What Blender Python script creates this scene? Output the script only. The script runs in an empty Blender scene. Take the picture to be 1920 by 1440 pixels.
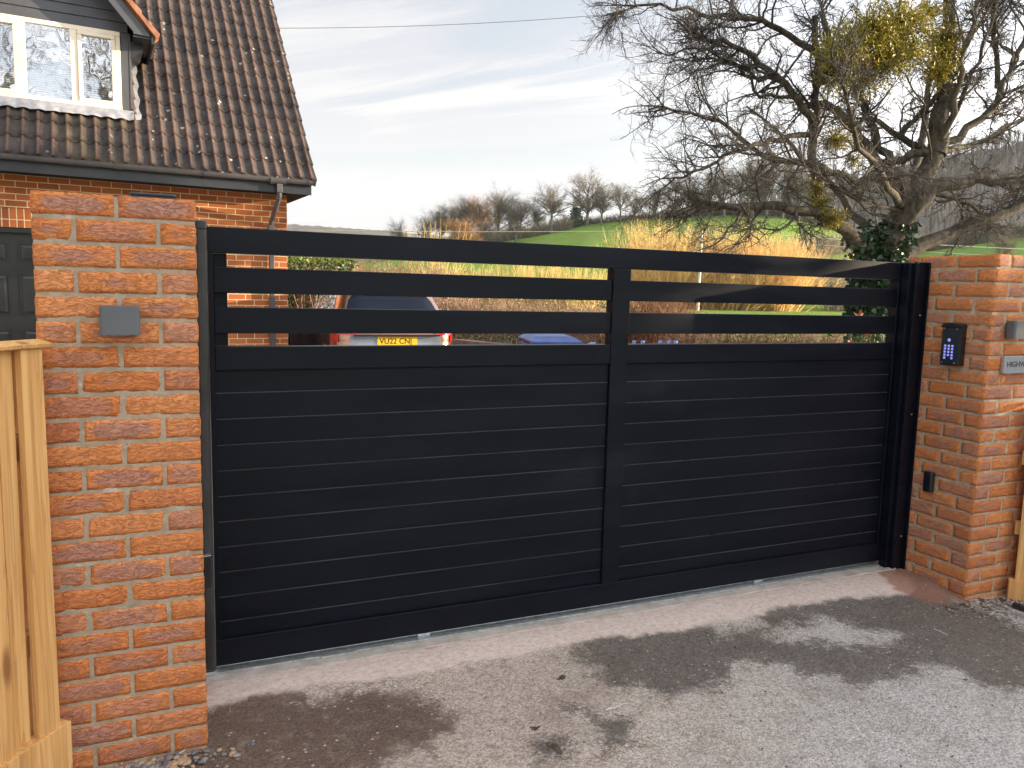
import bpy, math, random
import numpy as np
from mathutils import Vector, Matrix, noise

S = bpy.context.scene
random.seed(7)
RNG = np.random.default_rng(7)

# ------------------------------------------------------------------ camera
FPX, YAW, PITCH, ROLL = 1462.657, 0.41732, 0.11764, 0.02434
CAM = np.array([-0.0893, -2.6428, 1.544])
_f = np.array([math.sin(YAW)*math.cos(PITCH), math.cos(YAW)*math.cos(PITCH), -math.sin(PITCH)])
_r = np.array([math.cos(YAW), -math.sin(YAW), 0.0]); _u = np.cross(_r, _f)
CR = math.cos(ROLL)*_r+math.sin(ROLL)*_u; CU = -math.sin(ROLL)*_r+math.cos(ROLL)*_u; CF = _f
cam = bpy.data.objects.new('camera', bpy.data.cameras.new('camera'))
S.collection.objects.link(cam); S.camera = cam
cam.data.sensor_width = 36; cam.data.lens = FPX/1920*36
cam.data.clip_start = 0.05; cam.data.clip_end = 9000
cam.matrix_world = Matrix(((CR[0], CU[0], -CF[0], CAM[0]), (CR[1], CU[1], -CF[1], CAM[1]), (CR[2], CU[2], -CF[2], CAM[2]), (0, 0, 0, 1)))

# ------------------------------------------------------------------ light and exposure
SUN_AZ = math.radians(-17)      # direction of the sun in the ground plane, from +X
SUN_EL = math.radians(9.5)
SD = np.array([math.cos(SUN_AZ)*math.cos(SUN_EL), math.sin(SUN_AZ)*math.cos(SUN_EL), math.sin(SUN_EL)])
sl = bpy.data.lights.new('sun', 'SUN'); sl.energy = 4.6; sl.angle = math.radians(0.6); sl.color = (1.0, 0.80, 0.55)
so = bpy.data.objects.new('sun', sl); S.collection.objects.link(so)
so.rotation_euler = Vector(SD).to_track_quat('Z', 'Y').to_euler()
S.view_settings.view_transform = 'Standard'; S.view_settings.look = 'None'
S.view_settings.gamma = 1; S.view_settings.use_curve_mapping = False
S.view_settings.exposure = 1.58

# ------------------------------------------------------------------ material helper
class NT:
    def __init__(s, tree): s.t = tree; s.n = tree.nodes; s.l = tree.links; s.n.clear()
    def put(s, sock, v):
        if isinstance(v, bpy.types.NodeSocket): s.l.new(v, sock)
        elif isinstance(v, (tuple, list)) and len(v) == 3 and len(sock.default_value) == 4: sock.default_value = (*v, 1)
        else: sock.default_value = v
    def N(s, typ, out=0, props=None, **kw):
        n = s.n.new('ShaderNode'+typ)
        for k, v in (props or {}).items(): setattr(n, k, v)
        for k, v in kw.items():
            key = int(k[1:]) if k[0] == 'i' and k[1:].isdigit() else k.replace('_', ' ')
            s.put(n.inputs[key], v)
        return n.outputs[out]
    def m(s, op, a, b=0.0, c=0.0, clamp=False): return s.N('Math', props=dict(operation=op, use_clamp=clamp), i0=a, i1=b, i2=c)
    def mix(s, f, a, b, typ='MIX'):
        n = s.n.new('ShaderNodeMix'); n.data_type = 'RGBA'; n.blend_type = typ; n.clamp_factor = True
        s.put(n.inputs[0], f); s.put(n.inputs[6], a); s.put(n.inputs[7], b); return n.outputs[2]
    def ramp(s, v, a, b, lo=0.0, hi=1.0): return s.N('MapRange', props=dict(interpolation_type='SMOOTHSTEP'), Value=v, i1=a, i2=b, i3=lo, i4=hi)
    def noise(s, vec, scale, detail=4, rough=0.6, dist=0.0, out=0): return s.N('TexNoise', out=out, Vector=vec, Scale=scale, Detail=detail, Roughness=rough, Distortion=dist)
    def vor(s, vec, scale, out=0, feature='F1'): return s.N('TexVoronoi', out=out, props=dict(feature=feature), Vector=vec, Scale=scale)
    def mul(s, vec, xyz): return s.N('VectorMath', props=dict(operation='MULTIPLY'), i0=vec, i1=xyz)
    def obj(s): return s.N('TexCoord', out=3)
    def geo(s): return s.N('NewGeometry', out=0)
    def att(s, name, out=0): return s.N('Attribute', out=out, props=dict(attribute_name=name))
    def bump(s, h, strength=0.5, dist=0.01): return s.N('Bump', Strength=strength, Distance=dist, Height=h)

def material(name, fn):
    m = bpy.data.materials.new(name); m.use_nodes = True; t = NT(m.node_tree)
    o = t.n.new('ShaderNodeOutputMaterial')
    p = t.n.new('ShaderNodeBsdfPrincipled'); t.l.new(p.outputs[0], o.inputs[0])
    d = fn(t) or {}
    for k, v in d.items(): t.put(p.inputs[k], v)
    return m

def simple(name, col, rough=0.5, var=0.25, scale=8, metal=0.0, bump=0.0, bscale=60, coat=0.0, spec=0.5):
    def fn(t):
        g = t.obj(); n = t.noise(g, scale, 5)
        c = t.mix(t.ramp(n, 0.3, 0.7), tuple(x*(1-var) for x in col), tuple(min(1, x*(1+var)) for x in col))
        d = {'Base Color': c, 'Roughness': t.ramp(t.noise(g, scale*2.3), 0.2, 0.8, rough*0.85, min(1, rough*1.15)), 'Metallic': metal, 'Coat Weight': coat, 'Specular IOR Level': spec}
        if bump: d['Normal'] = t.bump(t.noise(g, bscale, 6), bump, 0.005)
        return d
    return material(name, fn)

# ------------------------------------------------------------------ world
W = bpy.data.worlds.new('World'); S.world = W; W.use_nodes = True
t = NT(W.node_tree)
wo = t.n.new('ShaderNodeOutputWorld'); bg = t.n.new('ShaderNodeBackground'); t.l.new(bg.outputs[0], wo.inputs[0])
sky = t.n.new('ShaderNodeTexSky'); sky.sky_type = 'NISHITA'; sky.sun_disc = False
sky.sun_elevation = SUN_EL; sky.sun_rotation = math.pi/2-SUN_AZ; sky.altitude = 60; sky.dust_density = 1.5
d = t.N('TexCoord', out=0)
x = t.N('SeparateXYZ', Vector=d); sx = t.n[-1]
zc = t.m('MAXIMUM', sx.outputs[2], 0.02)
den = t.m('ADD', zc, 0.16)
pl = t.N('CombineXYZ', X=t.m('DIVIDE', sx.outputs[0], den), Y=t.m('DIVIDE', sx.outputs[1], den), Z=0.0)
rotp = t.N('VectorRotate', props=dict(rotation_type='Z_AXIS'), Vector=pl, Angle=math.radians(44))
n1 = t.noise(t.mul(rotp, (0.55, 1.5, 1)), 1.1, 9, 0.58, 0.9)
n2 = t.noise(t.mul(rotp, (0.32, 2.0, 1)), 1.5, 8, 0.62, 0.6)
veil = t.ramp(n1, 0.36, 0.66, 0.0, 1.0)
streak = t.ramp(n2, 0.45, 0.66, 0.0, 1.0)
low = t.ramp(sx.outputs[2], 0.02, 0.34, 1.0, 0.0)
mask = t.m('ADD', t.m('MULTIPLY', veil, 0.42), t.m('MULTIPLY', streak, 0.4))
mask = t.m('MAXIMUM', t.m('ADD', mask, 0.66), t.m('MULTIPLY', low, 0.97), clamp=True)
dt = t.N('VectorMath', out=1, props=dict(operation='DOT_PRODUCT'), i0=d, i1=tuple(SD))
gl = t.m('POWER', t.m('MAXIMUM', dt, 0.0), 3.0)
side = t.m('MULTIPLY', t.ramp(t.N('VectorMath', out=1, props=dict(operation='DOT_PRODUCT'), i0=d, i1=(0.25, -0.95, 0.2)), -0.2, 0.8), 1.1)
boost = t.m('ADD', 1.0, t.m('ADD', t.m('MULTIPLY', gl, 4.5), side))
cc = t.mix(t.m('MAXIMUM', t.m('MULTIPLY', streak, 0.95), t.m('MULTIPLY', low, 0.75)), (0.76, 0.79, 0.87), (1.03, 1.015, 1.0))
cloud = t.N('VectorMath', props=dict(operation='SCALE'), i0=cc, Scale=t.m('MULTIPLY', boost, 2.6))
base = t.N('VectorMath', props=dict(operation='SCALE'), i0=sky.outputs[0], Scale=0.8)
t.l.new(t.mix(mask, base, cloud), bg.inputs[0]); bg.inputs[1].default_value = 0.12

# ------------------------------------------------------------------ geometry helpers
def ray(px, py): return CF+CR*(px-960)/FPX-CU*(py-720)/FPX
def at(px, py, d): return CAM+ray(px, py)*d
def hitp(px, py, n, q):
    r = ray(px, py); n = np.array(n, float); return CAM+r*(((np.array(q, float)-CAM)@n)/(r@n))
def gnd(px, py, z=0.0): return hitp(px, py, (0, 0, 1), (0, 0, z))

def link(o): S.collection.objects.link(o); return o
def tag(o, label=None, cat=None, group=None, kind=None):
    if label: o['label'] = label
    if cat: o['category'] = cat
    if group: o['group'] = group
    if kind: o['kind'] = kind
    return o
def thing(name, label, cat, loc=(0, 0, 0), group=None, rz=0.0):
    o = link(bpy.data.objects.new(name, None)); o.location = [float(v) for v in loc]; o.rotation_euler = (0, 0, rz); o.empty_display_size = 0.2
    return tag(o, label, cat, group)
def wloc(p):
    v = Vector((0, 0, 0))
    while p is not None: v = v+p.location; p = p.parent
    return v

def mesh_np(name, V, F, mat, parent=None, smooth=False, uv=None, attrs=None, local=False):
    """V (n,3); F (m,k) equal-sized faces or list of faces."""
    me = bpy.data.meshes.new(name); V = np.asarray(V, float)
    if parent is not None and not local: V = V-np.array(wloc(parent))
    if isinstance(F, np.ndarray):
        m, k = F.shape
        me.vertices.add(len(V)); me.vertices.foreach_set('co', V.ravel())
        me.loops.add(m*k); me.loops.foreach_set('vertex_index', F.ravel().astype(np.int32))
        me.polygons.add(m); me.polygons.foreach_set('loop_start', np.arange(0, m*k, k, dtype=np.int32))
        me.update(calc_edges=True)
    else:
        me.from_pydata(V.tolist(), [], F); me.update()
    if uv is not None:
        l = me.uv_layers.new(name='UVMap'); vi = np.zeros(len(me.loops), np.int32); me.loops.foreach_get('vertex_index', vi)
        l.data.foreach_set('uv', np.asarray(uv, float)[vi].ravel())
    for k, a in (attrs or {}).items():
        a = np.asarray(a, float)
        if a.ndim == 1: at_ = me.attributes.new(k, 'FLOAT', 'POINT'); at_.data.foreach_set('value', a)
        else: at_ = me.attributes.new(k, 'FLOAT_VECTOR', 'POINT'); at_.data.foreach_set('vector', a.ravel())
    if smooth: me.polygons.foreach_set('use_smooth', np.ones(len(me.polygons), bool))
    me.materials.append(mat)
    o = link(bpy.data.objects.new(name, me)); o.parent = parent
    return o

class MB:
    def __init__(s): s.v = []; s.f = []; s.uv = []
    def add(s, vs, fs, uv=None):
        b = len(s.v); s.v += [tuple(map(float, v)) for v in vs]; s.f += [tuple(b+i for i in f) for f in fs]
        s.uv += list(uv) if uv is not None else [(0, 0)]*len(vs); return s
    def box(s, a, b, M=None):
        (x0, y0, z0), (x1, y1, z1) = a, b
        vs = [(x0, y0, z0), (x1, y0, z0), (x1, y1, z0), (x0, y1, z0), (x0, y0, z1), (x1, y0, z1), (x1, y1, z1), (x0, y1, z1)]
        if M is not None: vs = [M(np.array(v)) for v in vs]
        return s.add(vs, [(0, 3, 2, 1), (4, 5, 6, 7), (0, 1, 5, 4), (1, 2, 6, 5), (2, 3, 7, 6), (3, 0, 4, 7)])
    def prism(s, poly, d, M=None):
        """poly: list of 3-D points, extruded by vector d"""
        n = len(poly); P = [np.array(p, float) for p in poly]; d = np.array(d, float)
        vs = P+[p+d for p in P]
        if M is not None: vs = [M(v) for v in vs]
        return s.add(vs, [tuple(range(n))[::-1], tuple(range(n, 2*n))]+[(i, (i+1) % n, n+(i+1) % n, n+i) for i in range(n)])
    def cyl(s, p, q, r, n=16, r2=None):
        p = np.array(p, float); q = np.array(q, float); ax = (q-p)/np.linalg.norm(q-p)
        a = np.cross(ax, (0, 0, 1) if abs(ax[2]) < 0.9 else (1, 0, 0)); a /= np.linalg.norm(a); b = np.cross(ax, a); r2 = r if r2 is None else r2
        vs = [p+r*(math.cos(6.28319*i/n)*a+math.sin(6.28319*i/n)*b) for i in range(n)]+[q+r2*(math.cos(6.28319*i/n)*a+math.sin(6.28319*i/n)*b) for i in range(n)]
        return s.add(vs, [tuple(range(n))[::-1], tuple(range(n, 2*n))]+[(i, (i+1) % n, n+(i+1) % n, n+i) for i in range(n)])
    def build(s, name, mat, parent=None, bevel=0.0, seg=2, smooth=False):
        o = mesh_np(name, np.array(s.v), s.f, mat, parent, smooth, uv=s.uv)
        import bmesh
        bm = bmesh.new(); bm.from_mesh(o.data); bmesh.ops.recalc_face_normals(bm, faces=bm.faces); bm.to_mesh(o.data); bm.free()
        if bevel:
            m = o.modifiers.new('bevel', 'BEVEL'); m.width = bevel; m.segments = seg; m.limit_method = 'ANGLE'; m.angle_limit = 0.6
            m.harden_normals = False
        return o

def nrm(a): return a/np.maximum(np.linalg.norm(a, axis=-1, keepdims=True), 1e-9)
def tube_batch(P, R, n=3):
    M, K, _ = P.shape
    T = nrm(np.gradient(P, axis=1)); ref = np.where(np.abs(T[:, :1, 2:3]) < 0.8, np.array([[[0, 0, 1.0]]]), np.array([[[1.0, 0, 0]]]))
    A = nrm(np.cross(T, ref)); B = np.cross(T, A)
    th = np.arange(n)*2*math.pi/n
    V = P[:, :, None, :]+R[:, :, None, None]*(np.cos(th)[None, None, :, None]*A[:, :, None, :]+np.sin(th)[None, None, :, None]*B[:, :, None, :])
    idx = np.arange(M*K*n).reshape(M, K, n)
    a = idx[:, :-1, :]; b = np.roll(idx, -1, axis=2)[:, :-1, :]; c = np.roll(idx, -1, axis=2)[:, 1:, :]; d = idx[:, 1:, :]
    return V.reshape(-1, 3), np.stack([a, b, c, d], -1).reshape(-1, 4)
def cat(parts):
    Vs, Fs, o = [], [], 0
    for V, F in parts: Vs.append(V); Fs.append(F+o); o += len(V)
    return np.concatenate(Vs), np.concatenate(Fs)
def resample(P, K):
    P = np.asarray(P, float); d = np.r_[0, np.cumsum(np.linalg.norm(np.diff(P, axis=0), axis=1))]; u = np.linspace(0, d[-1], K)
    return np.stack([np.interp(u, d, P[:, i]) for i in range(P.shape[1])], 1)
def walk(start, d, L, K, wig, bias, rng):
    M = len(start); P = np.zeros((M, K, 3)); P[:, 0] = start; st = (L/(K-1))[:, None]
    for k in range(1, K):
        d = nrm(d+rng.normal(0, wig, (M, 3))+bias); P[:, k] = P[:, k-1]+d*st
    return P
def grow(P, R, n, L, ang, K, wig, bias, rng, r0=None, tr=(0.1, 1.0), rend=0.35, rfac=0.6, weight=None, ls=(1.15, -0.5)):
    """n children on the polylines P (M,K0,3)"""
    M, K0, _ = P.shape
    w = np.linalg.norm(np.diff(P, axis=1), axis=2).sum(1) if weight is None else weight
    i = rng.choice(M, n, p=w/w.sum()); tpar = rng.uniform(tr[0], tr[1], n)*(K0-1); k = np.minimum(tpar.astype(int), K0-2); fr = (tpar-k)[:, None]
    s = P[i, k]*(1-fr)+P[i, k+1]*fr; T = nrm(P[i, k+1]-P[i, k]); rr = R[i, k]*(1-fr[:, 0])+R[i, k+1]*fr[:, 0]
    pr = rng.normal(0, 1, (n, 3)); pr = nrm(pr-(pr*T).sum(1, keepdims=True)*T)
    a = rng.uniform(ang[0], ang[1], n)[:, None]
    d = nrm(T*np.cos(a)+pr*np.sin(a)+bias)
    l = rng.uniform(L[0], L[1], n)*(ls[0]+ls[1]*tpar/(K0-1))
    C = walk(s, d, l, K, wig, bias*0.35, rng)
    rs = np.minimum(rr*rfac, r0 if r0 is not None else 9)
    return C, rs[:, None]*np.linspace(1, rend, K)[None, :]
def leaves(cen, size, rng, asp=0.45, up=None):
    n = len(cen); a = nrm(rng.normal(0, 1, (n, 3)) if up is None else rng.normal(0, 1, (n, 3))*0.5+up); b = nrm(np.cross(a, rng.normal(0, 1, (n, 3))))
    s = (size*rng.uniform(0.6, 1.2, n))[:, None] if np.isscalar(size) else size[:, None]
    c = np.cross(a, b)*0.12*s
    V = np.stack([cen, cen+a*s*0.5+b*s*asp*0.5+c, cen+a*s, cen+a*s*0.5-b*s*asp*0.5+c], 1).reshape(-1, 3)
    return V, np.arange(n*4).reshape(n, 4)
def stones(cen, size, rng, zs=0.6):
    import itertools
    t_ = (1+5**0.5)/2
    iv = nrm(np.array([(-1, t_, 0), (1, t_, 0), (-1, -t_, 0), (1, -t_, 0), (0, -1, t_), (0, 1, t_), (0, -1, -t_), (0, 1, -t_), (t_, 0, -1), (t_, 0, 1), (-t_, 0, -1), (-t_, 0, 1)]))
    fi = np.array([(0, 11, 5), (0, 5, 1), (0, 1, 7), (0, 7, 10), (0, 10, 11), (1, 5, 9), (5, 11, 4), (11, 10, 2), (10, 7, 6), (7, 1, 8), (3, 9, 4), (3, 4, 2), (3, 2, 6), (3, 6, 8), (3, 8, 9), (4, 9, 5), (2, 4, 11), (6, 2, 10), (8, 6, 7), (9, 8, 1)])
    n = len(cen); sc = size[:, None]*rng.uniform(0.6, 1.2, (n, 3)); sc[:, 2] *= zs
    V = iv[None]*rng.uniform(0.75, 1.15, (n, 12, 1))*sc[:, None, :]
    th = rng.uniform(0, 6.28, n); c, s = np.cos(th), np.sin(th)
    X = V[..., 0]*c[:, None]-V[..., 1]*s[:, None]; Y = V[..., 0]*s[:, None]+V[..., 1]*c[:, None]
    V = np.stack([X, Y, V[..., 2]], -1)+cen[:, None, :]
    return V.reshape(-1, 3), (fi[None]+12*np.arange(n)[:, None, None]).reshape(-1, 3)
def inst(src, loc, label=None, sc=(1, 1, 1), rz=0.0, group=None):
    r = src.copy(); link(r); r.location = [float(v) for v in loc]; r.scale = sc; r.rotation_euler = (0, 0, rz)
    if label: r['label'] = label
    if group: r['group'] = group
    for ch in src.children:
        c = ch.copy(); link(c); c.parent = r
        for g in ch.children: d_ = g.copy(); link(d_); d_.parent = c
    return r

# ------------------------------------------------------------------ materials
def _brick(t):
    a = t.att('bc', 1); s_ = t.N('SeparateXYZ', Vector=a); sep = t.n[-1]; u, v, r = sep.outputs
    uv = t.N('UVMap'); big = t.noise(uv, 14, 5, 0.65, 0.5)
    ax = t.m('MULTIPLY', t.m('POWER', t.m('ABSOLUTE', u), 3.0), 1.0); ay = t.m('MULTIPLY', t.m('POWER', t.m('ABSOLUTE', v), 2.4), 1.1)
    dd = t.m('ADD', t.m('ADD', ax, ay), t.m('MULTIPLY', t.m('SUBTRACT', big, 0.5), 0.9))
    wn = t.N('TexWhiteNoise', out=1, props=dict(noise_dimensions='1D'), W=r); ws = t.n[-1]; sp = t.N('SeparateColor', Color=ws.outputs[1]); spn = t.n[-1]; r1, r2, r3 = spn.outputs
    thr = t.m('SUBTRACT', t.m('MULTIPLY', r1, 1.35), 0.42)
    patch = t.m('MULTIPLY', t.ramp(t.m('SUBTRACT', thr, dd), -0.07, 0.16), t.ramp(r2, 0.0, 0.5, 0.55, 0.95))
    org = t.mix(r3, (0.66, 0.225, 0.070), (0.80, 0.325, 0.120))
    org = t.mix(t.m('MULTIPLY', t.ramp(r2, 0.8, 0.97), 0.6), org, (0.46, 0.17, 0.10))
    org = t.mix(t.m('MULTIPLY', t.ramp(t.noise(uv, 60, 5, 0.7), 0.35, 0.7), 0.35), org, (0.46, 0.12, 0.03))
    pur = t.mix(r1, (0.40, 0.190, 0.140), (0.50, 0.265, 0.195))
    pur = t.mix(t.ramp(t.noise(uv, 45, 4), 0.4, 0.75), pur, (0.50, 0.20, 0.11))
    c = t.mix(patch, org, pur)
    # creased bark-like relief: two warped, stretched noises
    w = t.noise(uv, 24, 3, 0.5, 0, 1)
    wv = t.N('VectorMath', props=dict(operation='MULTIPLY_ADD'), i0=w, i1=(0.035, 0.035, 0), i2=uv)
    rel = t.noise(t.mul(wv, (32, 120, 1)), 1.0, 3, 0.6, 0.3)
    ridge = t.m('ABSOLUTE', t.m('SUBTRACT', rel, 0.5))
    crease = t.ramp(ridge, 0.0, 0.05)
    c = t.mix(t.m('MULTIPLY', t.m('SUBTRACT', 1.0, crease), 0.27), c, (0.20, 0.06, 0.026))  # crease shade also put into the colour, to deepen the relief
    # lime bloom
    eff = t.m('MULTIPLY', t.ramp(t.noise(uv, 95, 3, 0.7), 0.66, 0.76), t.ramp(r3, 0.5, 1.0, 0.15, 0.9))
    c = t.mix(eff, c, (0.56, 0.46, 0.38))
    h = t.m('ADD', t.m('MULTIPLY', crease, 0.5), t.m('ADD', rel, t.m('MULTIPLY', t.noise(uv, 260, 3, 0.6), 0.25)))
    return {'Base Color': c, 'Roughness': 0.88, 'Normal': t.bump(h, 0.9, 0.0048), 'Specular IOR Level': 0.25}
M_brick = material('rustic_brick', _brick)
def _mortar(t):
    g = t.obj(); n = t.noise(g, 30, 6, 0.7)
    c = t.mix(t.ramp(n, 0.3, 0.7), (0.34, 0.265, 0.18), (0.47, 0.385, 0.28))
    c = t.mix(t.m('MULTIPLY', t.ramp(t.noise(t.mul(g, (1, 1, 2.2)), 9, 5, 0.7), 0.56, 0.68), 0.7), c, (0.66, 0.60, 0.50))
    return {'Base Color': c, 'Roughness': 0.95, 'Normal': t.bump(t.noise(g, 160, 5, 0.8), 0.9, 0.004)}
M_mortar = material('mortar', _mortar)
def _gate(t):
    g = t.obj(); n = t.noise(t.mul(g, (0.8, 1, 5)), 1.6, 6, 0.65); sm = t.noise(g, 5, 5, 0.6, 1.0)
    c = t.mix(t.ramp(n, 0.35, 0.7), (0.0030, 0.0044, 0.0085), (0.0055, 0.0075, 0.0130))
    c = t.mix(t.m('MULTIPLY', t.ramp(sm, 0.66, 0.8), 0.15), c, (0.03, 0.03, 0.032))
    return {'Base Color': c, 'Roughness': t.ramp(n, 0.3, 0.75, 0.33, 0.46), 'Normal': t.bump(t.noise(g, 420, 3, 0.7), 0.10, 0.001), 'Specular IOR Level': 0.19}
M_gate = material('black_powder_coat', _gate)
M_edge = simple('painted_edge_highlight', (0.060, 0.064, 0.074), 0.3, 0.45, 2)  # lighter grey stands in for sky glints along the board edges
M_rubber = simple('black_rubber', (0.035, 0.036, 0.036), 0.35, 0.3, 6)
M_plast = simple('black_plastic', (0.012, 0.013, 0.015), 0.3, 0.2)
M_galv = simple('galvanised_steel', (0.55, 0.58, 0.58), 0.42, 0.2, 40, metal=0.8, bump=0.3)
M_grey = simple('grey_aluminium', (0.105, 0.11, 0.122), 0.45, 0.08, 5)
M_steel = simple('brushed_steel', (0.46, 0.48, 0.52), 0.38, 0.08, 90, metal=0.55)
M_text = simple('engraved_letters', (0.06, 0.06, 0.07), 0.5)
M_intercom = simple('intercom_face', (0.022, 0.030, 0.042), 0.33, 0.15, bump=0.1, bscale=500)
M_screw = simple('screw_zinc', (0.75, 0.75, 0.75), 0.3, 0.1, metal=0.9)
def _key(t): return {'Base Color': (0.45, 0.46, 0.72), 'Roughness': 0.3, 'Emission Color': (0.18, 0.19, 0.9), 'Emission Strength': 0.25}
M_key = material('lit_blue_key', _key)
def _wood(t):
    g = t.obj(); b = t.att('bid', 2)
    off = t.N('CombineXYZ', X=t.m('MULTIPLY', b, 13.7), Y=t.m('MULTIPLY', b, 7.3), Z=t.m('MULTIPLY', b, 3.1))
    p = t.N('VectorMath', props=dict(operation='ADD'), i0=g, i1=off)
    gr = t.noise(t.mul(p, (34, 34, 1.3)), 1.0, 5, 0.6, 0.6)
    rings = t.noise(t.mul(p, (13, 13, 0.55)), 1.0, 2, 0.5, 1.2)
    rr = t.m('FRACT', t.m('MULTIPLY', rings, 7.0))
    c = t.mix(t.ramp(gr, 0.3, 0.7), (0.56, 0.285, 0.090), (0.72, 0.43, 0.165))
    c = t.mix(t.m('MULTIPLY', t.ramp(rr, 0.6, 1.0), 0.6), c, (0.40, 0.20, 0.07))
    kn = t.vor(t.mul(p, (9, 9, 2.6)), 1.0); k = t.ramp(kn, 0.06, 0.22, 1.0, 0.0)
    c = t.mix(t.m('MULTIPLY', k, 0.9), c, (0.24, 0.095, 0.03))
    c = t.mix(t.m('MULTIPLY', t.ramp(t.noise(t.mul(p, (3, 3, 0.8)), 1.0, 4), 0.55, 0.75), 0.4), c, (0.36, 0.24, 0.12))
    return {'Base Color': c, 'Roughness': 0.75, 'Normal': t.bump(gr, 0.4, 0.003), 'Specular IOR Level': 0.3}
M_wood = material('new_softwood', _wood)
def _tarmac(t):
    g = t.geo(); wet = t.att('wet', 2); lip = t.att('lip', 2); red = t.att('red', 2); dst = t.att('dust', 2)
    vd = t.vor(g, 150); vc = t.vor(g, 150, 1); ve = t.vor(g, 62); vc2 = t.vor(g, 62, 1)
    s1 = t.N('SeparateColor', Color=vc); a1 = t.n[-1].outputs[0]; s2 = t.N('SeparateColor', Color=vc2); a2 = t.n[-1].outputs[1]
    fine = t.noise(g, 90, 6, 0.75); mid = t.noise(g, 7, 7, 0.7); big = t.noise(g, 1.3, 5, 0.6)
    grey = t.mix(a1, (0.30, 0.28, 0.255), (0.68, 0.645, 0.60))
    warm = t.mix(a1, (0.31, 0.24, 0.19), (0.70, 0.58, 0.48))
    c = t.mix(t.ramp(t.m('ADD', dst, t.m('MULTIPLY', t.m('SUBTRACT', mid, 0.5), 0.7)), 0.25, 0.8), grey, warm)
    c = t.mix(t.m('MULTIPLY', t.ramp(fine, 0.38, 0.7), 0.5), c, (0.40, 0.35, 0.31))
    c = t.mix(t.m('MULTIPLY', t.ramp(t.noise(g, 22, 6, 0.8), 0.52, 0.68), 0.6), c, (0.15, 0.115, 0.09))
    c = t.mix(t.m('MULTIPLY', t.ramp(t.noise(g, 2.4, 6, 0.7), 0.48, 0.68), 0.4), c, (0.20, 0.15, 0.115))
    c = t.mix(t.m('MULTIPLY', t.ramp(t.noise(t.mul(g, (1, 2.2, 1)), 34, 4, 0.8), 0.63, 0.70), 0.75), c, (0.07, 0.055, 0.045))
    edge = t.m('ADD', wet, t.m('ADD', t.m('MULTIPLY', t.m('SUBTRACT', mid, 0.5), 0.42), t.m('ADD', t.m('MULTIPLY', t.m('SUBTRACT', fine, 0.5), 0.30), t.m('MULTIPLY', t.m('SUBTRACT', big, 0.5), 0.12))))
    wm = t.ramp(edge, -0.06, 0.05)
    wc = t.mix(a1, (0.075, 0.063, 0.054), (0.21, 0.178, 0.150))
    wc = t.mix(t.m('MULTIPLY', t.ramp(mid, 0.45, 0.65), 0.5), wc, (0.095, 0.075, 0.062))
    wcb = t.mix(t.ramp(fine, 0.3, 0.7), (0.07, 0.045, 0.030), (0.19, 0.125, 0.088))
    wc = t.mix(t.ramp(dst, 0.75, 1.0), wc, wcb)
    wc = t.mix(t.m('MULTIPLY', t.ramp(t.noise(g, 13, 7, 0.8), 0.50, 0.64), t.ramp(dst, 0.7, 1.0, 0.25, 0.75)), wc, (0.27, 0.20, 0.15))
    wc = t.mix(t.m('MULTIPLY', t.ramp(t.noise(g, 40, 5, 0.8), 0.56, 0.66), 0.5), wc, (0.045, 0.036, 0.03))
    c = t.mix(t.m('MULTIPLY', wm, 0.94), c, wc)
    lm = t.ramp(t.m('ADD', lip, t.m('MULTIPLY', t.m('SUBTRACT', mid, 0.5), 1.0)), 0.35, 0.65)
    lc = t.mix(t.ramp(t.noise(t.mul(g, (1, 1.5, 1)), 38, 8, 0.85), 0.3, 0.66), (0.44, 0.325, 0.27), (0.68, 0.57, 0.50))
    c = t.mix(lm, c, lc)
    rm = t.ramp(t.m('ADD', red, t.m('MULTIPLY', t.m('SUBTRACT', t.noise(g, 16, 6, 0.75), 0.5), 1.1)), 0.35, 0.7)
    c = t.mix(t.m('MULTIPLY', rm, 0.85), c, t.mix(fine, (0.20, 0.085, 0.05), (0.44, 0.22, 0.15)))
    c = t.mix(t.m('MULTIPLY', t.m('MULTIPLY', t.ramp(a2, 0.93, 0.96), t.ramp(ve, 0.25, 0.4, 1.0, 0.0)), 0.7), c, (0.60, 0.57, 0.54))
    h = t.m('ADD', t.m('MULTIPLY', vd, -0.8), t.m('ADD', t.m('MULTIPLY', fine, 0.7), t.m('MULTIPLY', ve, -0.5)))
    h = t.m('MULTIPLY', h, t.ramp(lm, 0, 1, 1.0, 0.35))
    rough = t.m('SUBTRACT', 0.95, t.m('MULTIPLY', wm, 0.28))
    return {'Base Color': c, 'Roughness': rough, 'Normal': t.bump(h, 0.9, 0.007), 'Specular IOR Level': t.m('ADD', 0.2, t.m('MULTIPLY', wm, 0.2))}
M_tarmac = material('tarmac', _tarmac)
def _grass(t):
    g = t.geo(); n = t.noise(g, 0.05, 7, 0.65); n2 = t.noise(t.mul(g, (1, 1, 0.2)), 0.7, 6, 0.7)
    c = t.mix(t.ramp(n, 0.35, 0.65), (0.110, 0.200, 0.020), (0.190, 0.300, 0.035))
    c = t.mix(t.m('MULTIPLY', t.ramp(n2, 0.4, 0.7), 0.45), c, (0.055, 0.105, 0.016))
    c = t.mix(t.m('MULTIPLY', t.ramp(t.noise(t.mul(g, (1, 3, 1)), 0.03, 6), 0.48, 0.62), 0.5), c, (0.19, 0.20, 0.05))
    return {'Base Color': c, 'Roughness': 0.9, 'Normal': t.bump(n2, 0.6, 0.25), 'Specular IOR Level': 0.15}
M_grass = material('pasture', _grass)
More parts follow.
